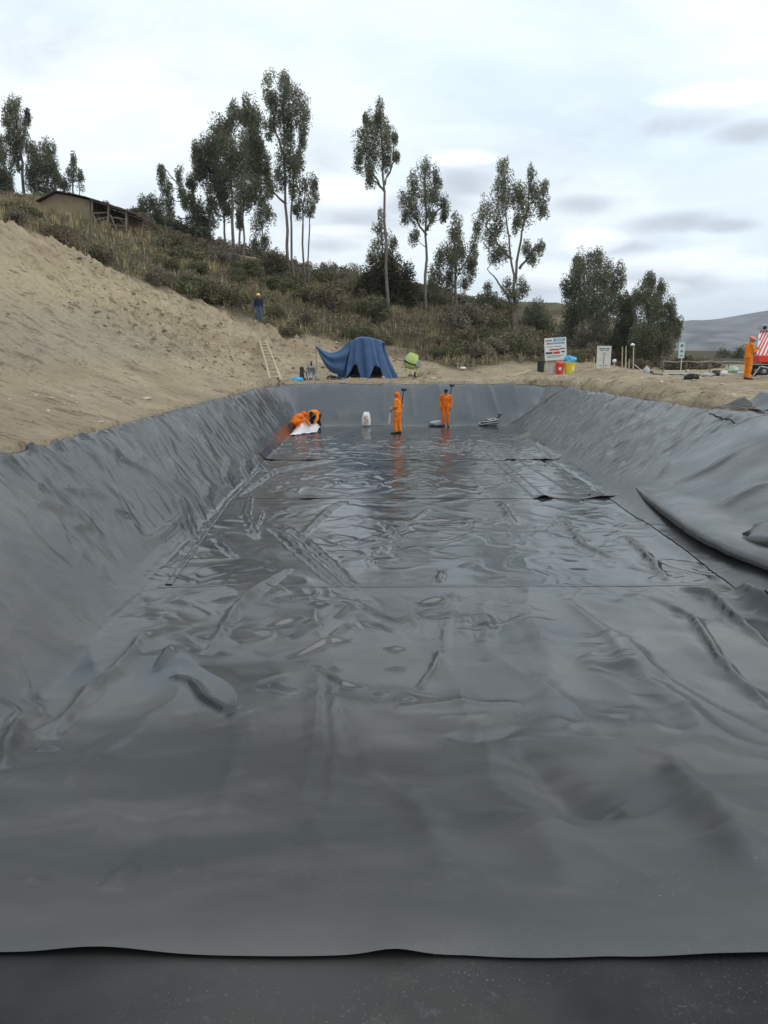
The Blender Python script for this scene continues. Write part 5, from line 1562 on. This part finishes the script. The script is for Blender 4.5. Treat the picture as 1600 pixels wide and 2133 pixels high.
# leaning ladder on the cut
l0, l1 = onground(575, 798, 30), onground(548, 716, 30)
lad = empty('wooden_ladder', l0, 'pale wooden ladder lying up the foot of the cut slope', 'ladder')
dv = (l1 - l0); sv = Vector((.9, .35, 0)).normalized()
ups = Vector((0, -.08, .12))
for s_ in (-.22, .22):
    MB().tube([sv * s_ * 1.15 + ups, dv * .5 + sv * s_ + ups * 1.8, dv * 1.03 + sv * s_ * .85 + ups], [.058, .052, .045], 8).build('rail', M_GWOOD, lad)
for k in range(11):
    t = .06 + .09 * k; c_ = dv * t + ups * (1.2 + .6 * math.sin(math.pi * t))
    MB().tube([c_ - sv * .26, c_ + sv * .26], .034, 7).build('rung', M_GWOOD, lad)
p0, p1 = onground(592, 798, 30), onground(566, 752, 30)
o = MB().tube([Vector((0, -.05, .03)), (p1 - p0) * 1.0 + Vector((0, -.05, .25))], [.04, .03], 8).build('wooden_pole', M_GWOOD, None, loc=p0)
tag(o, 'pale wooden pole leaning beside the right rail of the ladder', 'pole')


def lump(name, c, r, m, label=None, cat=None, group=None, parent=None, seed=0, sub=3, amp=.22, flat=0.0, f=1.6):
    b = bmesh.new(); bmesh.ops.create_icosphere(b, subdivisions=sub, radius=1)
    for v in b.verts:
        k = 1 + amp * float(perlin(v.co.x * f + seed, v.co.y * f + v.co.z * 1.7, seed)) + .5 * amp * float(perlin(v.co.x * 3.3 * f, v.co.z * 3.1 * f + v.co.y, seed + 3))
        z = v.co.z
        if z < -flat: z = -flat
        v.co = Vector((v.co.x * r[0] * k, v.co.y * r[1] * k, z * r[2] * k))
    me = bpy.data.meshes.new(name); b.to_mesh(me); b.free()
    me.polygons.foreach_set('use_smooth', [True] * len(me.polygons))
    o = link(name, me, m, parent, c)
    if label: tag(o, label, cat, group)
    return o


# blue plastic and gear between ladder and tarpaulin
g = onground(619, 794, 30)
lump('plastic_sheet', g + Vector((0, 0, .06)), (.36, .25, .16), M_BLUEP, 'crumpled sky blue plastic lying between the ladder and the pump', 'plastic sheet', seed=4, amp=.45, flat=.3, f=2.2)
g = onground(628, 792, 30) + Vector((0, .3, 0))
pump = empty('water_pump', g, 'black upright water pump behind the sky blue plastic', 'pump')
MB().box((0, 0, .28), (.26, .3, .5), taper=.75).build('housing', M_BLACKP, pump, bevel=.03)
MB().lathe([(.02, .48), (.11, .5), (.12, .62), (.06, .68), (.03, .70)], 14).build('filler_cap', M_DARK, pump, smooth=True)
MB().tube([(.12, -.1, .5), (.25, -.15, .35), (.3, -.2, .1), (.5, -.3, .04)], .03, 8).build('hose', M_DARK, pump, smooth=True)
MB().box((0, 0, .03), (.4, .4, .05)).build('base', M_DARK, pump, bevel=.01)
g = onground(646, 793, 30) + Vector((.05, .2, 0))
wb = empty('wheelbarrow', g, 'steel wheelbarrow stood on end left of the blue tarpaulin', 'wheelbarrow')
for s_ in (-1, 1):
    MB().tube([(s_ * .20, -.05, 0), (s_ * .22, .05, .45), (s_ * .17, .12, .74), (s_ * .10, .10, .80)], .024, 8).build('handle', M_STEEL, wb, smooth=True)
    MB().tube([(s_ * .2, .03, .34), (s_ * .12, -.2, .02)], .018, 7).build('leg', M_STEEL, wb)
V = []
for j in range(12):
    for i in range(14):
        u_ = i / 13 * 2 - 1; v_ = j / 11
        V.append((u_ * (.22 + .05 * v_), .10 + .20 * (1 - u_ * u_) * math.sin(math.pi * (.15 + .7 * v_)), .12 + .55 * v_))
link('tray', np_mesh('tray', np.array(V), grid_faces(14, 12), smooth=True), M_STEEL, wb).modifiers.new('t', 'SOLIDIFY').thickness = .01
MB().lathe([(.02, -.035), (.11, -.04), (.13, -.02), (.13, .02), (.11, .04), (.02, .035)], 18, Matrix.Translation((0, .05, .86)) @ Matrix.Rotation(math.pi / 2, 4, 'Y')).build('wheel', M_BLACKP, wb, smooth=True)
g = onground(690, 788, 30)
lump('rubber_boots', g + Vector((.05, 0, .05)), (.28, .14, .1), M_DARK, 'black heap of rags in front of the tarpaulin\'s left foot', 'rags', seed=9, amp=.6, flat=.3)

# concrete mixer, lime drum
g = onground(858, 787, 30) + Vector((0, .4, 0)); g.z = gz(g.x, g.y)
mx = empty('concrete_mixer', g, 'lime green concrete mixer on thin legs at the foot of the scrub slope', 'mixer')
Mx = Matrix.Translation((-.02, 0, .78)) @ Matrix.Rotation(R(18), 4, 'Y') @ Matrix.Rotation(R(14), 4, 'X')
MB().lathe([(.10, -.34), (.26, -.33), (.38, -.22), (.385, -.05), (.385, .08), (.36, .14), (.25, .40), (.23, .42), (.22, .38), (.19, .30)], 26, Mx).build('drum', M_LIME, mx, smooth=True)
MB().lathe([(.372, -.06), (.40, -.05), (.40, .02), (.372, .03)], 26, Mx).build('ring_gear', M_DARK, mx)
MB().box((.34, -.12, .68), (.28, .30, .34), rot=Matrix.Rotation(R(15), 3, 'Y')).build('motor', M_STEEL, mx, bevel=.04)
for s_ in (-1, 1):
    MB().tube([(s_ * .22, -.25, 0), (s_ * .30, -.05, .45), (s_ * .40, 0, .78)], .025, 8).build('leg', M_LIME, mx)
    MB().tube([(s_ * .22, .35, 0), (s_ * .30, .05, .45)], .025, 8).build('leg', M_LIME, mx)
MB().lathe([(.03, -.04), (.12, -.045), (.14, 0), (.12, .045), (.03, .04)], 18, Matrix.Translation((.16, -.28, .14)) @ Matrix.Rotation(math.pi / 2, 4, 'Y')).build('wheel', M_BLACKP, mx, smooth=True)
MB().tube([(-.38, 0, .80), (-.62, -.05, .84), (-1.0, .1, .98)], .018, 7).build('tipping_handle', M_DARK, mx)
for px, py, lb in ((964, 771, 'white crumpled plastic bag at the foot of the scrub slope right of the mixer'),):
    g = onground(px, py, 30); lump('plastic_bag', g + Vector((0, 0, .08)), (.18, .12, .12), M_WHITE, lb, 'bag', seed=6, amp=.5)
g = onground(866, 788, 30); lump('rag', g + Vector((.05, -.15, .04)), (.15, .12, .07), M_DARK, 'black rag under the concrete mixer', 'rag', seed=8, amp=.5)
a_, b_ = onground(1060, 781, 30), onground(1106, 778, 30)
tag(MB().box(((0, 0, .03)), ((b_ - a_).length, .14, .05), rot=Matrix.Rotation(math.atan2(b_.y - a_.y, b_.x - a_.x), 3, 'Z')).build('plank', M_GWOOD, None, bevel=.008, loc=(a_ + b_) / 2 + Vector((0, 0, .03))), 'pale plank lying on the soil left of the black drum', 'plank')

# sack, silver sheet, tools on the pit floor
f_ = floor_at(763, 889)
sk = empty('sack', f_, 'white sack with red print standing on the pit floor by the end wall', 'sack')
b = bmesh.new(); bmesh.ops.create_icosphere(b, subdivisions=4, radius=1)
for v in b.verts:
    x, y, z = v.co
    k = abs(z) ** 4
    px_ = x * (.205 - .075 * max(z, 0)) * (1 + .9 * max(0, z - .72)) ; py_ = y * .14 * (1 - .75 * max(0, z - .3))
    sx = 1 / max(.35, math.sqrt(max(1e-4, 1 - z * z))) if abs(z) < .9 else 2.0
    v.co = Vector((px_ * min(sx, 1.7), py_ * min(sx, 1.5), (z + .95) * .335 + (.035 * math.sin(18 * x) if z > .7 else 0))) * (1 + .06 * float(perlin(x * 3, z * 3 + y, 77)))
me = bpy.data.meshes.new('bag'); b.to_mesh(me); b.free(); me.polygons.foreach_set('use_smooth', [True] * len(me.polygons))
link('bag', me, M_SACKW, sk)
em = MB()
pts_ = [Vector((.085 * math.cos(t), -.20, .40 + .06 * math.sin(t))) for t in np.linspace(.3, 4.5, 12)] + [Vector((.085 * math.cos(t), -.215, .28 + .06 * math.sin(t))) for t in np.linspace(1.4, -2.8, 12)]
em.tube(pts_, .015, 6).build('print_mark', M_REDT, sk)
for z_ in (.14, .165): MB().box((0, -.215, z_), (.2, .006, .014)).build('print_line', M_REDT, sk)
# silver sheet pulled over the corner
V = []
A = [floor_at(604, 910), floor_at(660, 903), floor_at(668, 893), floor_at(628, 890)]
for j in range(20):
    for i in range(30):
        s_, t = i / 29, j / 19
        q = A[0].lerp(A[1], s_).lerp(A[3].lerp(A[2], s_), t)
        r_ = .34 * t * math.exp(-((s_ - .22) / .2) ** 2) + .30 * math.exp(-((s_ - .75) / .18) ** 2) * t * .8
        V.append((q.x, q.y, q.z + .03 + r_ + .05 * abs(math.sin(9 * s_ + 4 * t)) * (.4 + t) + .03 * float(perlin(s_ * 7, t * 6, 88))))
o = link('silver_sheet', np_mesh('silver_sheet', np.array(V), grid_faces(30, 20), smooth=True), M_SILVER)
o.modifiers.new('t', 'SOLIDIFY').thickness = .004
tag(o, 'crumpled silver white plastic sheet on the floor in front of the two crouching workers', 'plastic sheet')
f_ = floor_at(1022, 886)
tl = empty('tool_heap', f_, 'grey hoses and a dark hand tool heaped in the far right corner of the floor', 'tools')
for k in range(5):
    pts_ = [Vector((.42 * math.cos(t) * (1 - .09 * k) + .05 * k - .1, .22 * math.sin(t), .05 + .045 * k + .03 * math.sin(3 * t + k))) for t in np.linspace(0, 6.2, 22)]
    MB().tube(pts_, .032, 7).build('hose_coil', (M_STEEL, M_DARK, M_GREYS, M_DARK, M_GREYS)[k], tl, smooth=True)
MB().tube([(.22, -.05, .2), (.42, 0, .42)], [.05, .035], 9).build('tool_handle', M_DARK, tl, smooth=True)
lump('tool_head', (.44, 0, .44), (.10, .07, .08), M_DARK, parent=tl, seed=3)
f_ = floor_at(912, 888)
lump('rag_bundle', f_ + Vector((0, .1, .1)), (.30, .18, .13), M_GREYS, 'grey rag bundle lying at the feet of the worker in the black cap', 'rags', seed=14, amp=.4, flat=.5)
lump('rubber_mat', f_ + Vector((-.1, -.18, .03)), (.36, .14, .04), M_DARK, 'flat dark bag in front of the grey rag bundle', 'bag', seed=15, amp=.3, flat=.5)
# long handled tools carried beside the two standing workers
for wp, lab, off in ((w3, 'black long-handled roller held up behind the hooded worker', (.13, .12)), (w4, 'black long-handled roller standing behind the worker in the black cap', (.16, .16))):
    t_ = empty('hand_roller', wp + Vector((off[0], off[1], 0)), lab, 'hand roller', 'rollers held by the standing workers')
    MB().tube([(-.02, .02, .03), (0, 0, 1.0), (.10, .0, 1.78)], .020, 8).build('handle', M_DARK, t_)
    MB().lathe([(.02, -.11), (.055, -.11), (.06, -.09), (.06, .09), (.055, .11), (.02, .11)], 14, Matrix.Translation((.12, 0, 1.84)) @ Matrix.Rotation(math.pi / 2, 4, 'Y')).build('roller', M_BLACKP, t_, smooth=True)
f_ = w3 + Vector((-.26, .1, .95))
V = []
for j in range(12):
    for i in range(8):
        s_, t = i / 7, j / 11
        V.append((-.06 - .10 * t + .10 * s_ * (.4 + t), .05 * math.sin(5 * s_ + 3 * t), .18 - .78 * t * (1 - .1 * s_)))
o = link('plastic_strip', np_mesh('plastic_strip', np.array(V), grid_faces(8, 12), smooth=True), M_SILVER, None, f_)
o.modifiers.new('t', 'SOLIDIFY').thickness = .004
tag(o, 'pale plastic strip hanging from the hooded worker\'s hand', 'plastic strip')

# information board
SY = 52.0
g = at(1155, 780, SY); g.z = gz(g.x, SY)
sg = empty('information_board', g, 'white information board with blue header on two posts behind the bins', 'sign', rz=R(-6))
sm_ = mpp(SY)
W_, H_ = 44 * sm_, 45 * sm_; z0 = at(1155, 750, SY).z - g.z
tilt = Matrix.Rotation(R(4), 3, 'Y')
M4 = tilt


def sbox(mb, cx_, cz_, w, h, dy, th): return mb.box(tilt @ Vector((cx_, dy, cz_ - H_ / 2)) + Vector((0, 0, z0 + H_ / 2)), (w, th, h), rot=tilt)


sbox(MB(), 0, H_ / 2, W_, H_, 0, .05).build('board', M_WHITE, sg, bevel=.006)
tilt = Matrix.Rotation(R(-4), 3, 'Y'); sg.children[0].data.transform(Matrix.Translation((0, 0, z0 + H_ / 2)) @ Matrix.Rotation(R(-8), 4, 'Y') @ Matrix.Translation((0, 0, -z0 - H_ / 2)))
prints = [(.18, .90, .52, .13, M_BLUEW, 'blue_header'), (-.30, .88, .30, .05, M_GREYT, 'print_line'), (.02, .75, .80, .06, M_GREYT, 'print_line'), (-.05, .47, .45, .07, M_REDT, 'print_line'), (.32, .50, .25, .05, M_GREYT, 'print_line'), (-.30, .33, .32, .10, M_GREYT, 'print_block'), (.05, .33, .30, .10, M_REDT, 'print_block'), (.34, .36, .16, .07, M_GREYT, 'print_block'),
          (-.25, .60, .28, .022, M_GREYT, 'print_line'), (.10, .61, .30, .022, M_GREYT, 'print_line'), (.0, .20, .80, .02, M_GREYT, 'print_line'), (-.08, .14, .60, .02, M_GREYT, 'print_line'), (.18, .925, .40, .02, M_WHITE, 'header_line'), (.18, .88, .34, .02, M_WHITE, 'header_line'), (.02, .75, .6, .015, M_WHITE, 'header_line')]
for k, (a_, b_, w, h, m_, nm) in enumerate(prints): sbox(MB(), a_ * W_, b_ * H_, w * W_, h * H_, -.029 - .0025 * (nm == 'header_line'), .006).build(nm, m_, sg)
for s_ in (-1, 1): MB().tube([(s_ * W_ * .36, .06, -.3), (s_ * W_ * .36 - .02, .06, z0 + H_ * .9)], .04, 8).build('post', M_OFFW, sg)

# white notice board with hooked arrow
SY = 50.0
g = at(1256, 780, SY); g.z = gz(g.x, SY)
s2 = empty('notice_board', g, 'plain white notice board with a faint heading and hooked arrow on a post', 'sign')
sm_ = mpp(SY); W_, H_ = 29 * sm_, 45 * sm_; z0 = at(1256, 767, SY).z - g.z
MB().box((0, 0, z0 + H_ / 2), (W_, .04, H_)).build('board', M_OFFW, s2, bevel=.005)
for k, (x_, z_, w, h) in enumerate(((-.27, .88, .18, .045), (-.02, .88, .26, .045), (.27, .88, .2, .045), (-.15, .81, .3, .03), (.18, .81, .25, .03), (-.2, .12, .25, .02), (.15, .12, .3, .02))):
    MB().box((x_ * W_, -.023, z0 + z_ * H_), (w * W_, .006, h * H_)).build('print_line', M_GREYT, s2)
hk = [Vector((-.09, -.024, z0 + .60 * H_)), Vector((-.06, -.024, z0 + .68 * H_)), Vector((.03, -.024, z0 + .70 * H_)), Vector((.08, -.024, z0 + .64 * H_)), Vector((.03, -.024, z0 + .56 * H_)), Vector((0, -.024, z0 + .48 * H_)), Vector((0, -.024, z0 + .16 * H_))]
MB().tube(hk, .016, 6).build('hooked_arrow', M_GREYT, s2)
for x_ in (-.28, .28): MB().tube([(x_ * W_, .045, -.3), (x_ * W_, .045, z0 + H_ * .9)], .03, 8).build('post', M_GWOOD, s2)
# small pale sign with a round top
SY = 54.0
g = at(1417, 772, SY); g.z = gz(g.x, SY)
s3 = empty('safety_sign', g, 'small pale sign with green symbols at the edge of the conical clump', 'sign')
sm_ = mpp(SY); z0 = at(1417, 745, SY).z - g.z
MB().box((0, 0, z0 + 15 * sm_), (12 * sm_, .03, 32 * sm_)).build('board', mat('pale_green_board', (.52, .62, .57), .6, .3, .05), s3, bevel=.004)
M_GRN = mat('print_green', (.12, .22, .20), .6, .3, .05)
MB().lathe([(.001, 0), (3.4 * sm_, 0), (3.4 * sm_, .006), (.001, .006)], 16, Matrix.Translation((0, -.017, z0 + 24 * sm_)) @ Matrix.Rotation(math.pi / 2, 4, 'X')).build('round_symbol', M_GRN, s3)
MB().lathe([(.001, 0), (3.6 * sm_, 0), (3.6 * sm_, .006), (.001, .006)], 4, Matrix.Translation((0, -.017, z0 + 13 * sm_)) @ Matrix.Rotation(math.pi / 2, 4, 'X')).build('diamond_symbol', M_GRN, s3)
MB().box((0, -.017, z0 + 4 * sm_), (8 * sm_, .006, 2.4 * sm_)).build('print_line', M_GRN, s3)
MB().tube([(.05, .04, -.3), (.05, .04, z0 + 24 * sm_)], .03, 8).build('post', M_OFFW, s3)


def bin_(px, pybot, Y, r, h, m, label, lid=None, n=22, name='waste_bin', taper=.86, extras=None):
    g = at(px, pybot, Y); g.z = gz(g.x, Y)
    o = empty(name, g, label, 'bin', None)
    MB().lathe([(r * taper * .9, 0), (r * taper, .015), (r * .97, h * .9), (r, h * .91), (r * 1.04, h * .93), (r * 1.04, h), (r * .96, h), (r * .9, h * .4)], n).build('tub', m, o, smooth=False)
    if lid: MB().lathe([(r * 1.06, h + .005), (r * 1.06, h + .05), (r * .85, h + .12), (r * .3, h + .16), (.01, h + .165)], n).build('lid', lid, o, smooth=True)
    for s_ in (-1, 1): MB().tube([(s_ * r * 1.0, -.06, h * .72), (s_ * r * 1.17, 0, h * .76), (s_ * r * 1.0, .06, h * .72)], .015, 6).build('handle', m, o, smooth=True)
    return o


BY = 50.0; bm_ = mpp(BY)
bin_(1126, 782, 51.5, 7.5 * bm_, 21 * bm_, M_BLACKP, 'black drum left of the information board', taper=.95)
o = bin_(1151, 782, 50.5, 7 * bm_, 20 * bm_, mat('milky_plastic', (.55, .56, .55), .5, .4, .08), 'milky white tub beside the red bin')
rb_ = bin_(1165, 783, BY, 8.5 * bm_, 22 * bm_, M_RED, 'red plastic bin between the milky tub and the yellow bin', lid=M_RED)
MB().box((-.02, -8.8 * bm_, 13 * bm_), (.14, .012, .16)).build('white_label', M_WHITE, rb_)
yb = bin_(1186, 783, BY, 11 * bm_, 24 * bm_, M_YEL, 'yellow plastic bin heaped with a blue bag')
MB().box((.12, -10.8 * bm_, 13 * bm_), (.12, .012, .2)).build('white_label', M_WHITE, yb)
g = at(1186, 783, BY); g.z = gz(g.x, BY)
lump('blue_bag', g + Vector((0, 0, 28 * bm_)), (11 * bm_, 10 * bm_, 12 * bm_), M_BLUEP, 'sky blue plastic bag bulging out of the yellow bin', 'bag', seed=21, amp=.35, sub=4)
g2_ = at(1166, 783, BY); g2_.z = gz(g2_.x, BY)
# stakes, water stand, jug, sacks beyond the sand heaps
for px, p0, p1, Y, lb in ((1296, 722, 782, 46, 'leftmost tall thin stake right of the white notice board'), (1305, 721, 768, 47, 'second tall thin stake right of the white notice board'), (1303, 745, 782, 46.4, 'short stake between the two tall thin stakes'), (1311, 748, 778, 46.6, 'short stake just left of the white-capped standpipe'), (1237, 744, 772, 52, 'thin stake left of the white notice board'), (1233, 752, 772, 53, 'low stake behind the thin stake left of the notice board')):
    a_ = at(px, p1, Y); a_.z = gz(a_.x, Y) - .2; b_ = at(px + rng.uniform(-1, 1), p0, Y)
    tag(MB().tube([Vector((0, 0, 0)), b_ - a_], [.035, .028], 7).build('stake', M_GWOOD, None, loc=a_), lb, 'stake')
a_ = at(1319, 784, 45); a_.z = gz(a_.x, 45) - .1; b_ = at(1320, 722, 45)
sp = empty('standpipe', a_, 'standpipe post with a white cap right of the stakes', 'standpipe')
MB().tube([(0, 0, 0), b_ - a_], .035, 8).build('pipe', M_GWOOD, sp)
lump('white_cap', (b_ - a_) + Vector((-.06, 0, .06)), (.12, .10, .11), M_WHITE, parent=sp, seed=2, amp=.15)
MB().tube([(.03, -.02, .75), (.25, -.05, .55), (.45, -.05, .42), (.6, -.05, .45)], .02, 6).build('hose', M_OFFW, sp, smooth=True)
a_ = at(1346, 785, 43.5); a_.z = gz(a_.x, a_.y)
jg = empty('water_jug', a_, 'grey white plastic jug standing right of the standpipe', 'jug')
MB().lathe([(.12, 0), (.17, .02), (.175, .25), (.16, .33), (.09, .40), (.05, .43), (.05, .48), (.03, .485)], 18).build('body', M_GREYS, jg, smooth=True)
MB().tube([(.06, 0, .44), (.15, 0, .44), (.165, 0, .30)], .018, 6).build('handle', M_GREYS, jg, smooth=True)
lump('black_bag', a_ + Vector((.26, .1, .1)), (.14, .14, .12), M_DARK, 'black bag leaning on the grey white jug', 'bag', seed=33, amp=.3)
for k, (px, py, rx, rz, m_, lb) in enumerate(((1284, 773, 7, 4, M_GREENS, 'pale green sack left of the stakes'), (1298, 772, 7, 5, M_SACKW, 'white sack at the foot of the stakes'), (1272, 772, 5, 3, M_GREYS, 'small grey sack right of the notice board'), (1280, 752, 4, 3, M_WHITE, 'white bag hung on a low stake right of the notice board'),
                                              (1335, 778, 9, 3, M_DARK, 'dark flat bundle behind the jug'), (1368, 777, 14, 3, M_DARK, 'dark pile of boards behind the jug on the right'), (1413, 773, 16, 3, M_DARK, 'dark stack of poles under the small pale sign'))):
    Y = 46.5 + .4 * k; c_ = at(px, py, Y); gg = gz(c_.x, Y)
    if k != 3: c_.z = gg + rz * mpp(Y) * .6
    lump('sack' if k < 4 else 'bundle', c_, (rx * mpp(Y), rx * mpp(Y) * .7, rz * mpp(Y) * 1.2), m_, lb, 'sack' if k < 4 else 'bundle', seed=40 + k, amp=.35, flat=.55)
a_ = at(1280, 756, 48.0); a_.z = gz(a_.x, a_.y) - .1
tag(MB().tube([(0, 0, 0), (0, 0, at(1280, 750, 48).z - a_.z)], .03, 7).build('stake', M_GWOOD, None, loc=a_), 'low stake carrying the white bag', 'stake')
# planks lying on the flat
for px, py, L_, dz, lb in ((1410, 778, 1.6, .10, 'upper pale plank on the dark stack of poles'), (1418, 782, 1.9, .04, 'lower pale plank in front of the dark stack of poles')):
    g = onground(px, py, 30); tag(MB().box((0, 0, 0), (L_, .16, .05), rot=Matrix.Rotation(R(5), 3, 'Z')).build('plank', M_OFFW, None, bevel=.008, loc=g + Vector((0, 0, dz + .06))), lb, 'plank')
# scrap heap, sack pile
g = onground(1441, 790, 25)
sh = empty('scrap_heap', g, 'dark heap of twisted scrap on the soil left of the sack pile', 'scrap')
lump('scrap_core', (0, 0, .1), (.34, .24, .16), M_DARK, parent=sh, seed=51, amp=.5, flat=.5)
for k in range(7):
    a2 = rng.uniform(0, 6.28)
    MB().tube([(.1 * math.cos(a2), .1 * math.sin(a2), .12), (.4 * math.cos(a2), .25 * math.sin(a2), .10 + .22 * rng.uniform())], .022, 6).build('rod', (M_DARK, M_GREYS, M_GWOOD)[k % 3], sh)
for k, (px, py, rx, rz, m_, lb) in enumerate(((1472, 783, 12, 5, M_GREYS, 'grey mound of sacks at the left end of the sack pile'), (1492, 777, 10, 6, M_DARK, 'dark sack behind the grey mound in the sack pile'), (1509, 779, 8, 6, M_SACKW, 'white sack in front in the sack pile'), (1526, 774, 12, 7, M_GREENS, 'pale green sack on top of the sack pile'), (1540, 778, 9, 5, M_GREYS, 'grey sack next to the worker by the striped machine'), (1485, 786, 10, 3, M_GREYS, 'flattened grey sack at the front of the sack pile'))):
    Y = 38.5 + (k % 2) * .8; c_ = at(px, py, Y); c_.z = gz(c_.x, Y) + rz * mpp(Y) * (1.5 if k == 3 else .7)
    lump('sack', c_, (rx * mpp(Y), rx * mpp(Y) * .7, rz * mpp(Y) * 1.15), m_, lb, 'sack', 'sacks piled on the flat', seed=60 + k, amp=.32, flat=.6)
# rope fence on the flat
f0 = at(1370, 772, 50); fp = empty('rope_fence', (f0.x, 50, gz(f0.x, 50)), 'low rope fence of thin posts crossing the flat before the far mountain', 'fence')
tops_ = []
for px in (1382, 1431, 1480, 1519, 1585):
    Y = 50 + (px - 1382) * .01; b_ = at(px, 752, Y); gzz = gz(b_.x, Y)
    q_ = b_ - fp.location; tops_.append(q_)
    MB().tube([(q_.x, q_.y, gzz - fp.location.z - .2), (q_.x, q_.y, q_.z + .05)], .03, 7).build('post', M_WOOD, fp)
for i in range(len(tops_) - 1):
    p_, q_ = tops_[i], tops_[i + 1]
    MB().tube([p_, p_.lerp(q_, .5) + Vector((0, 0, -.07)), q_], .013, 6).build('rope', M_OFFW, fp, smooth=True)

# striped machine at the right edge
MY = 36.5
g = at(1590, 786, MY); g.z = gz(g.x, MY)
mc = empty('site_machine', g, 'red machine with red and white striped sloping guard, cut by the right edge', 'machine')
mm_ = mpp(MY)


def mp_(px, py, dy=0.0): return Vector(((px - 1590) * mm_, dy, (786 - py) * mm_))


# sloping guard: a plate whose diagonal stripes are separate bands laid on it
G0, G1, G2, G3 = mp_(1573, 742), mp_(1668, 742), mp_(1655, 692, .6), mp_(1586, 692, .6)
MB().add([G0, G1, G2, G3] + [v + Vector((0, .05, -.02)) for v in (G0, G1, G2, G3)], [(0, 1, 2, 3), (7, 6, 5, 4), (0, 4, 5, 1), (1, 5, 6, 2), (2, 6, 7, 3), (3, 7, 4, 0)]).build('guard', M_WHITE, mc)
M_STR = mat('stripe_red', (.60, .07, .06), .5, .4, .08)
nrm = (G1 - G0).cross(G3 - G0).normalized()
if nrm.y > 0: nrm = -nrm


def gp_(s_, t): return G0.lerp(G1, s_).lerp(G3.lerp(G2, s_), t)


for k in range(-3, 12):
    s0 = k * .088; sl_ = .30; w = .045
    c4 = []
    lo_t, hi_t = 0.0, 1.0
    if s0 < 0: lo_t = -s0 / sl_
    if s0 + sl_ + w > 1: hi_t = (1 - s0 - w) / sl_
    if hi_t - lo_t < .06: continue
    q4 = [gp_(s0 + sl_ * lo_t, lo_t), gp_(s0 + w + sl_ * lo_t, lo_t), gp_(s0 + w + sl_ * hi_t, hi_t), gp_(s0 + sl_ * hi_t, hi_t)]
    lo_ = [v + nrm * .002 for v in q4]; hi_ = [v + nrm * .008 for v in q4]
    MB().add(lo_ + hi_, [(4, 5, 6, 7), (3, 2, 1, 0), (0, 1, 5, 4), (1, 2, 6, 5), (2, 3, 7, 6), (3, 0, 4, 7)]).build('stripe', M_STR, mc)
MB().box(mp_(1600, 686, .65), (26 * mm_, .35, 13 * mm_)).build('lamp_box', M_GREYS, mc, bevel=.03)
MB().lathe([(.02, 0), (4 * mm_, 0), (4 * mm_, .03), (.02, .035)], 14, Matrix.Translation(mp_(1594, 686, .47)) @ Matrix.Rotation(math.pi / 2, 4, 'X')).build('lamp', M_DARK, mc, smooth=True)
MB().box(mp_(1585, 749, .15), (22 * mm_, .5, 15 * mm_)).build('fuel_tank', M_RED, mc, bevel=.05)
MB().box(mp_(1630, 752, .35), (66 * mm_, .6, 16 * mm_)).build('body', mat('dark_red_paint', (.16, .03, .03), .5, .4, .2), mc, bevel=.04)
MB().box(mp_(1622, 764, .3), (100 * mm_, .12, 5 * mm_)).build('chassis', M_DARK, mc, bevel=.01)
for px, dy in ((1590, .05), (1648, .05), (1590, .8), (1648, .8)):
    w_ = MB().lathe([(.03, -.07), (9 * mm_, -.075), (11 * mm_, -.04), (11 * mm_, .04), (9 * mm_, .075), (.03, .07)], 22, Matrix.Translation(mp_(px, 775, dy)) @ Matrix.Rotation(math.pi / 2, 4, 'X')).build('wheel', M_BLACKP, mc, smooth=True)
    MB().lathe([(.01, -.085), (5 * mm_, -.08), (5 * mm_, .08), (.01, .085)], 14, Matrix.Translation(mp_(px, 775, dy)) @ Matrix.Rotation(math.pi / 2, 4, 'X')).build('rim', M_STEEL, w_, smooth=True)
for a_, b_ in (((1566, 783), (1580, 764)), ((1572, 784), (1602, 784)), ((1580, 764), (1600, 768))):
    MB().tube([mp_(*a_, -.15), mp_(*b_, -.1)], .03, 7).build('drawbar', M_STEEL, mc)
a_ = onground(1553, 789, 25)
tag(MB().box((0, 0, .03), (.7, .25, .04)).build('plank', M_GWOOD, None, bevel=.008, loc=a_), 'short plank on the soil at the feet of the worker by the striped machine', 'plank')

# ------------------------------------------------------------------ air
hz_ = bpy.data.materials.new('haze'); hz_.use_nodes = True
ht = hz_.node_tree; ht.nodes.clear()
pv = ht.nodes.new('ShaderNodeVolumePrincipled')
pv.inputs['Color'].default_value = (.80, .88, 1.0, 1); pv.inputs['Density'].default_value = .00017; pv.inputs['Anisotropy'].default_value = .0
ho = ht.nodes.new('ShaderNodeOutputMaterial'); ht.links.new(pv.outputs[0], ho.inputs['Volume'])
hx = MB().box((0, 1600, 35), (9000, 6400, 250)).build('haze', hz_)
tag(hx, kind='stuff')
